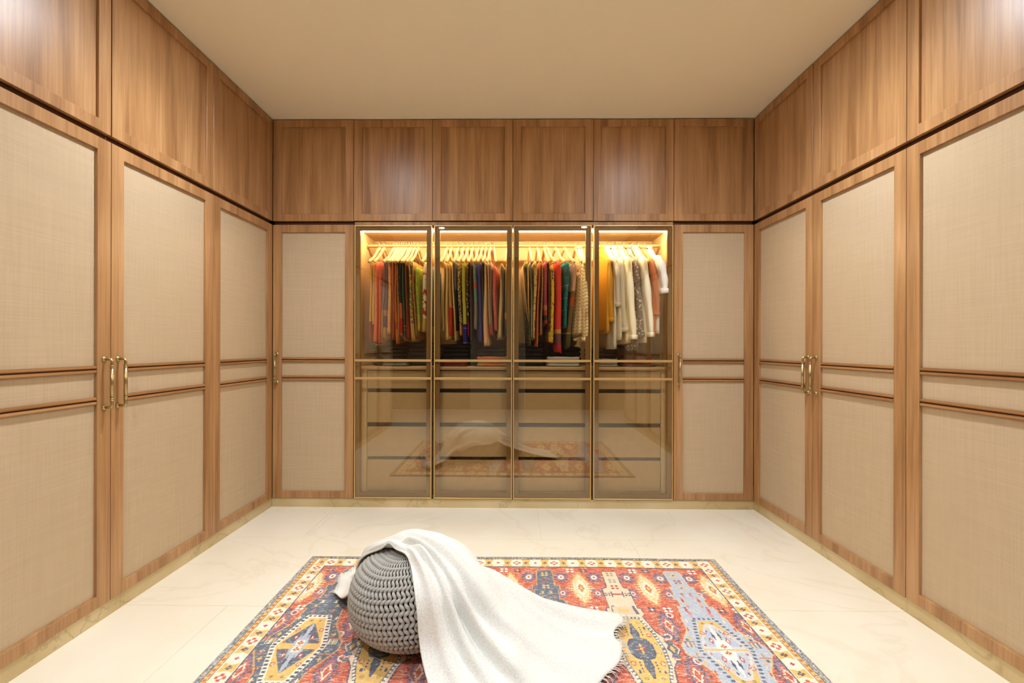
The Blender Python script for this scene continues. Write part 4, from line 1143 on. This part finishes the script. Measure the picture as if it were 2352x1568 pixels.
def make_blanket():
    net = [
        [(152, .50, .02), (160, .38, .05), (165, .295, .17), (172, .235, .27), (-175, .15, .345), (-128, .095, .380), (-92, .120, .372), (-79, .250, .285), (-75, .325, .11), (-71, .48, .025), (-69, .74, .012)],
        [(145, .54, .03), (149, .41, .07), (152, .30, .20), (156, .235, .30), (165, .13, .370), (-100, .05, .392), (-62, .14, .375), (-57, .272, .275), (-55, .375, .13), (-54, .54, .03), (-54, .76, .012)],
        [(139, .57, .03), (139, .43, .09), (139, .31, .22), (138, .24, .32), (138, .12, .378), (0, .00, .398), (-35, .14, .378), (-35, .275, .285), (-34, .40, .16), (-35, .60, .05), (-38, .78, .012)],
        [(133, .59, .03), (131, .45, .08), (127, .32, .20), (122, .255, .29), (105, .18, .350), (60, .12, .385), (10, .16, .374), (-10, .285, .285), (-14, .43, .17), (-15, .62, .07), (-15, .83, .020)],
        [(128, .60, .02), (124, .46, .06), (118, .33, .16), (108, .30, .15), (86, .295, .20), (54, .295, .215), (26, .300, .235), (13, .355, .180), (8, .50, .120), (6, .70, .06), (5, .88, .030)],
    ]
    NT, NS = 190, 96
    rows = []
    for r in net:
        pts = [(rho * math.cos(math.radians(a)), rho * math.sin(math.radians(a)), z * 0.915) for a, rho, z in r]
        rows.append(catmull(pts, NT))
    rows = np.array(rows)
    G = np.stack([catmull(rows[:, k], NS) for k in range(NT)], 1)       # NS x NT x 3
    s = np.linspace(0, 1, NS)[:, None]; t = np.linspace(0, 1, NT)[None, :]
    def normals(G):
        du = np.gradient(G, axis=0); dv = np.gradient(G, axis=1)
        n = np.cross(dv, du); n /= np.linalg.norm(n, axis=2)[..., None] + 1e-9
        n[n[..., 2] < 0] *= 1
        return n
    n = normals(G)
    if n[NS // 2, int(NT * 0.5), 2] < 0: n = -n
    disp = np.zeros((NS, NT))
    def ridge(s0, s1, w, amp, t0, t1):
        c = s0 + (s1 - s0) * t
        env = np.clip((t - t0) / 0.08, 0, 1) * np.clip((t1 - t) / 0.10, 0, 1)
        env = env * env * (3 - 2 * env)
        return amp * np.exp(-((s - c) / w) ** 2) * env
    disp += ridge(0.06, 0.20, 0.05, 0.012, 0.45, 1.0) - ridge(0.13, 0.26, 0.035, 0.010, 0.50, 0.92)
    disp += ridge(0.22, 0.33, 0.030, 0.017, 0.46, 0.93) - ridge(0.28, 0.39, 0.026, 0.022, 0.50, 0.90)
    disp += ridge(0.32, 0.45, 0.024, 0.026, 0.42, 0.97) - ridge(0.39, 0.51, 0.045, 0.020, 0.47, 0.86)
    disp += ridge(0.50, 0.60, 0.050, 0.014, 0.36, 0.84) + ridge(0.70, 0.72, 0.05, 0.010, 0.40, 0.80)
    disp += ridge(0.95, 0.90, 0.022, 0.024, 0.62, 1.04) - ridge(0.89, 0.84, 0.020, 0.016, 0.64, 1.04) + ridge(0.82, 0.79, 0.028, 0.014, 0.66, 1.04)
    disp += 0.010 * np.exp(-(((s - 0.62 - 0.5 * (t - 0.9)) / 0.035) ** 2)) * np.clip((t - 0.76) / 0.06, 0, 1) - 0.0 * t
    disp += 0.008 * np.exp(-(((t - 0.87 + 0.25 * (s - 0.45)) / 0.018) ** 2)) * np.exp(-(((s - 0.5) / 0.13) ** 2))
    # gathered bands across the top and down the tail
    disp += ridge(0.07, 0.07, 0.05, 0.018, 0.22, 0.56) - ridge(0.16, 0.18, 0.03, 0.010, 0.20, 0.55) + ridge(0.25, 0.30, 0.05, 0.016, 0.12, 0.52)
    disp += ridge(0.45, 0.50, 0.05, 0.016, 0.02, 0.48) - ridge(0.58, 0.60, 0.04, 0.010, 0.05, 0.5) + ridge(0.74, 0.76, 0.05, 0.020, 0.0, 0.5) + ridge(0.95, 0.95, 0.04, 0.014, 0.1, 0.5)
    # soft random rumples
    rng = np.random.default_rng(5)
    for _ in range(34):
        a, b = rng.uniform(-1, 1) * 16, rng.uniform(-1, 1) * 14
        disp += 0.0016 * np.sin(a * s + b * t * 1.6 + rng.uniform(0, 6.28))
    G = G + n * (disp * 1.5)[..., None]
    # uneven hem at the spread end
    hem = np.clip((t - 0.80) / 0.20, 0, 1) ** 1.5 * 0.5 * (0.045 * np.exp(-((s - 0.955) / 0.045) ** 2) - 0.050 * np.exp(-((s - 0.865) / 0.035) ** 2) + 0.030 * np.exp(-((s - 0.75) / 0.06) ** 2) - 0.030 * np.exp(-((s - 0.62) / 0.06) ** 2))
    rr0 = np.hypot(G[..., 0], G[..., 1]) + 1e-6
    G[..., 0] *= 1 + hem / rr0; G[..., 1] *= 1 + hem / rr0
    # little peak in the front edge at the top of the pouf
    pk = np.exp(-((t - 0.455) / 0.022) ** 2) * np.exp(-(s / 0.09) ** 2)
    G[..., 2] += 0.022 * pk
    # stay outside the pouf
    for _ in range(3):
        rr = np.hypot(G[..., 0], G[..., 1]); zz = G[..., 2]
        q = ((rr / (PR_ + 0.020)) ** 2.5 + (np.abs(zz - ZC) / np.where(zz > ZC, PH - ZC + 0.016, ZC + 0.01)) ** 2.5) ** (1 / 2.5)
        k = np.where((q < 1) & (zz > -0.05), 1 / np.maximum(q, 0.3), 1.0)
        G[..., 0] *= k; G[..., 1] *= k; G[..., 2] = ZC + (zz - ZC) * k
        G[1:-1, 1:-1] = 0.6 * G[1:-1, 1:-1] + 0.1 * (G[:-2, 1:-1] + G[2:, 1:-1] + G[1:-1, :-2] + G[1:-1, 2:])
    G[..., 2] = np.maximum(G[..., 2], 0.007 + 0.004 * (np.sin(G[..., 0] * 23) * np.sin(G[..., 1] * 19)))
    V = G.reshape(-1, 3)
    idx = np.arange(NS * NT).reshape(NS, NT)
    F = np.stack([idx[:-1, :-1], idx[:-1, 1:], idx[1:, 1:], idx[1:, :-1]], -1).reshape(-1, 4).tolist()
    e = empty('throw_blanket', (PC[0], PC[1], ZRUG)); tag(e, 'white fluffy throw blanket draped over the pouf and onto the rug', 'blanket')
    m, nt, b = new_mat('white_fleece')
    mp = coords(nt, (1, 1, 1))
    n1 = N(nt, 'ShaderNodeTexNoise'); n1.inputs['Scale'].default_value = 190; n1.inputs['Detail'].default_value = 4; nt.links.new(mp.outputs[0], n1.inputs['Vector'])
    r1 = ramp(nt, [(0.3, srgb(223, 222, 216)), (0.62, srgb(240, 239, 234))]); nt.links.new(n1.outputs[0], r1.inputs[0]); nt.links.new(r1.outputs[0], b.inputs['Base Color'])
    bp = N(nt, 'ShaderNodeBump'); bp.inputs['Strength'].default_value = 0.55; bp.inputs['Distance'].default_value = 0.003
    nt.links.new(n1.outputs[0], bp.inputs['Height']); nt.links.new(bp.outputs[0], b.inputs['Normal'])
    b.inputs['Roughness'].default_value = 0.95; b.inputs['Specular IOR Level'].default_value = 0.1
    b.inputs['Sheen Weight'].default_value = 0.25
    o = pyobj('cloth', V.tolist(), F, m, e, True)
    so = o.modifiers.new('thickness', 'SOLIDIFY'); so.thickness = 0.007; so.offset = 0
    # fringe at both ends
    fb = MB(); rg = random.Random(2)
    for col, dirn in ((0, -1), (NT - 1, 1)):
        nxt = col - dirn * 3
        for i in range(0, NS, 1):
            p = G[i, col]; d = (p - G[i, nxt]); d[2] = 0; d = d / (np.linalg.norm(d) + 1e-9)
            for q in range(2):
                w = np.array((-d[1], d[0], 0)) * rg.uniform(-0.55, 0.55)
                ln = rg.uniform(0.018, 0.042)
                P = [p, p + (d + w * 0.5) * ln * 0.5 + np.array((0, 0, rg.uniform(0, 0.006))), p + (d + w) * ln]
                P[1][2] = max(P[1][2], 0.004); P[2] = np.array((P[2][0], P[2][1], max(0.003, p[2] - ln * 0.4)))
                fb.tube(P, [0.0016, 0.0013, 0.0006], 4)
    fo = fb.build('fringe', m, e); fo['kind'] = 'stuff'
make_blanket()

# ------------------------------------------------------------------ ceiling downlights
def downlight(x, y, label, energy=LAMP_W):
    e = empty('ceiling_downlight', (x, y, H)); tag(e, label, 'downlight', 'recessed ceiling downlights')
    na = 28
    V = [(r * math.cos(2 * PI * j / na), r * math.sin(2 * PI * j / na), z) for r, z in ((0.050, 0.0), (0.050, -0.004), (0.040, -0.005), (0.038, -0.001)) for j in range(na)]
    F = [(k * na + j, k * na + (j + 1) % na, (k + 1) * na + (j + 1) % na, (k + 1) * na + j) for k in range(3) for j in range(na)]
    pyobj('trim_ring', V, F, M_TRIM, e, True)
    V = [(0.038 * math.cos(2 * PI * j / na), 0.038 * math.sin(2 * PI * j / na), -0.0012) for j in range(na)]
    pyobj('lens', V, [tuple(range(na - 1, -1, -1))], M_LENS, e)
    ld = bpy.data.lights.new('downlight_beam', 'SPOT')
    ld.energy = energy; ld.color = LAMP_COL; ld.shadow_soft_size = 0.04; ld.spot_size = math.radians(142); ld.spot_blend = 1.0
    lo = bpy.data.objects.new('downlight_beam', ld); COL.objects.link(lo); lo.parent = e; lo.location = (0, 0, -0.012)
downlight(-1.10, 2.17, 'ceiling downlight above the left side of the rug')
downlight(1.12, 2.17, 'ceiling downlight above the right side of the rug')
downlight(-1.01, 0.26, 'ceiling downlight mirrored in the second glass door')
downlight(1.03, 0.30, 'ceiling downlight mirrored in the third glass door')
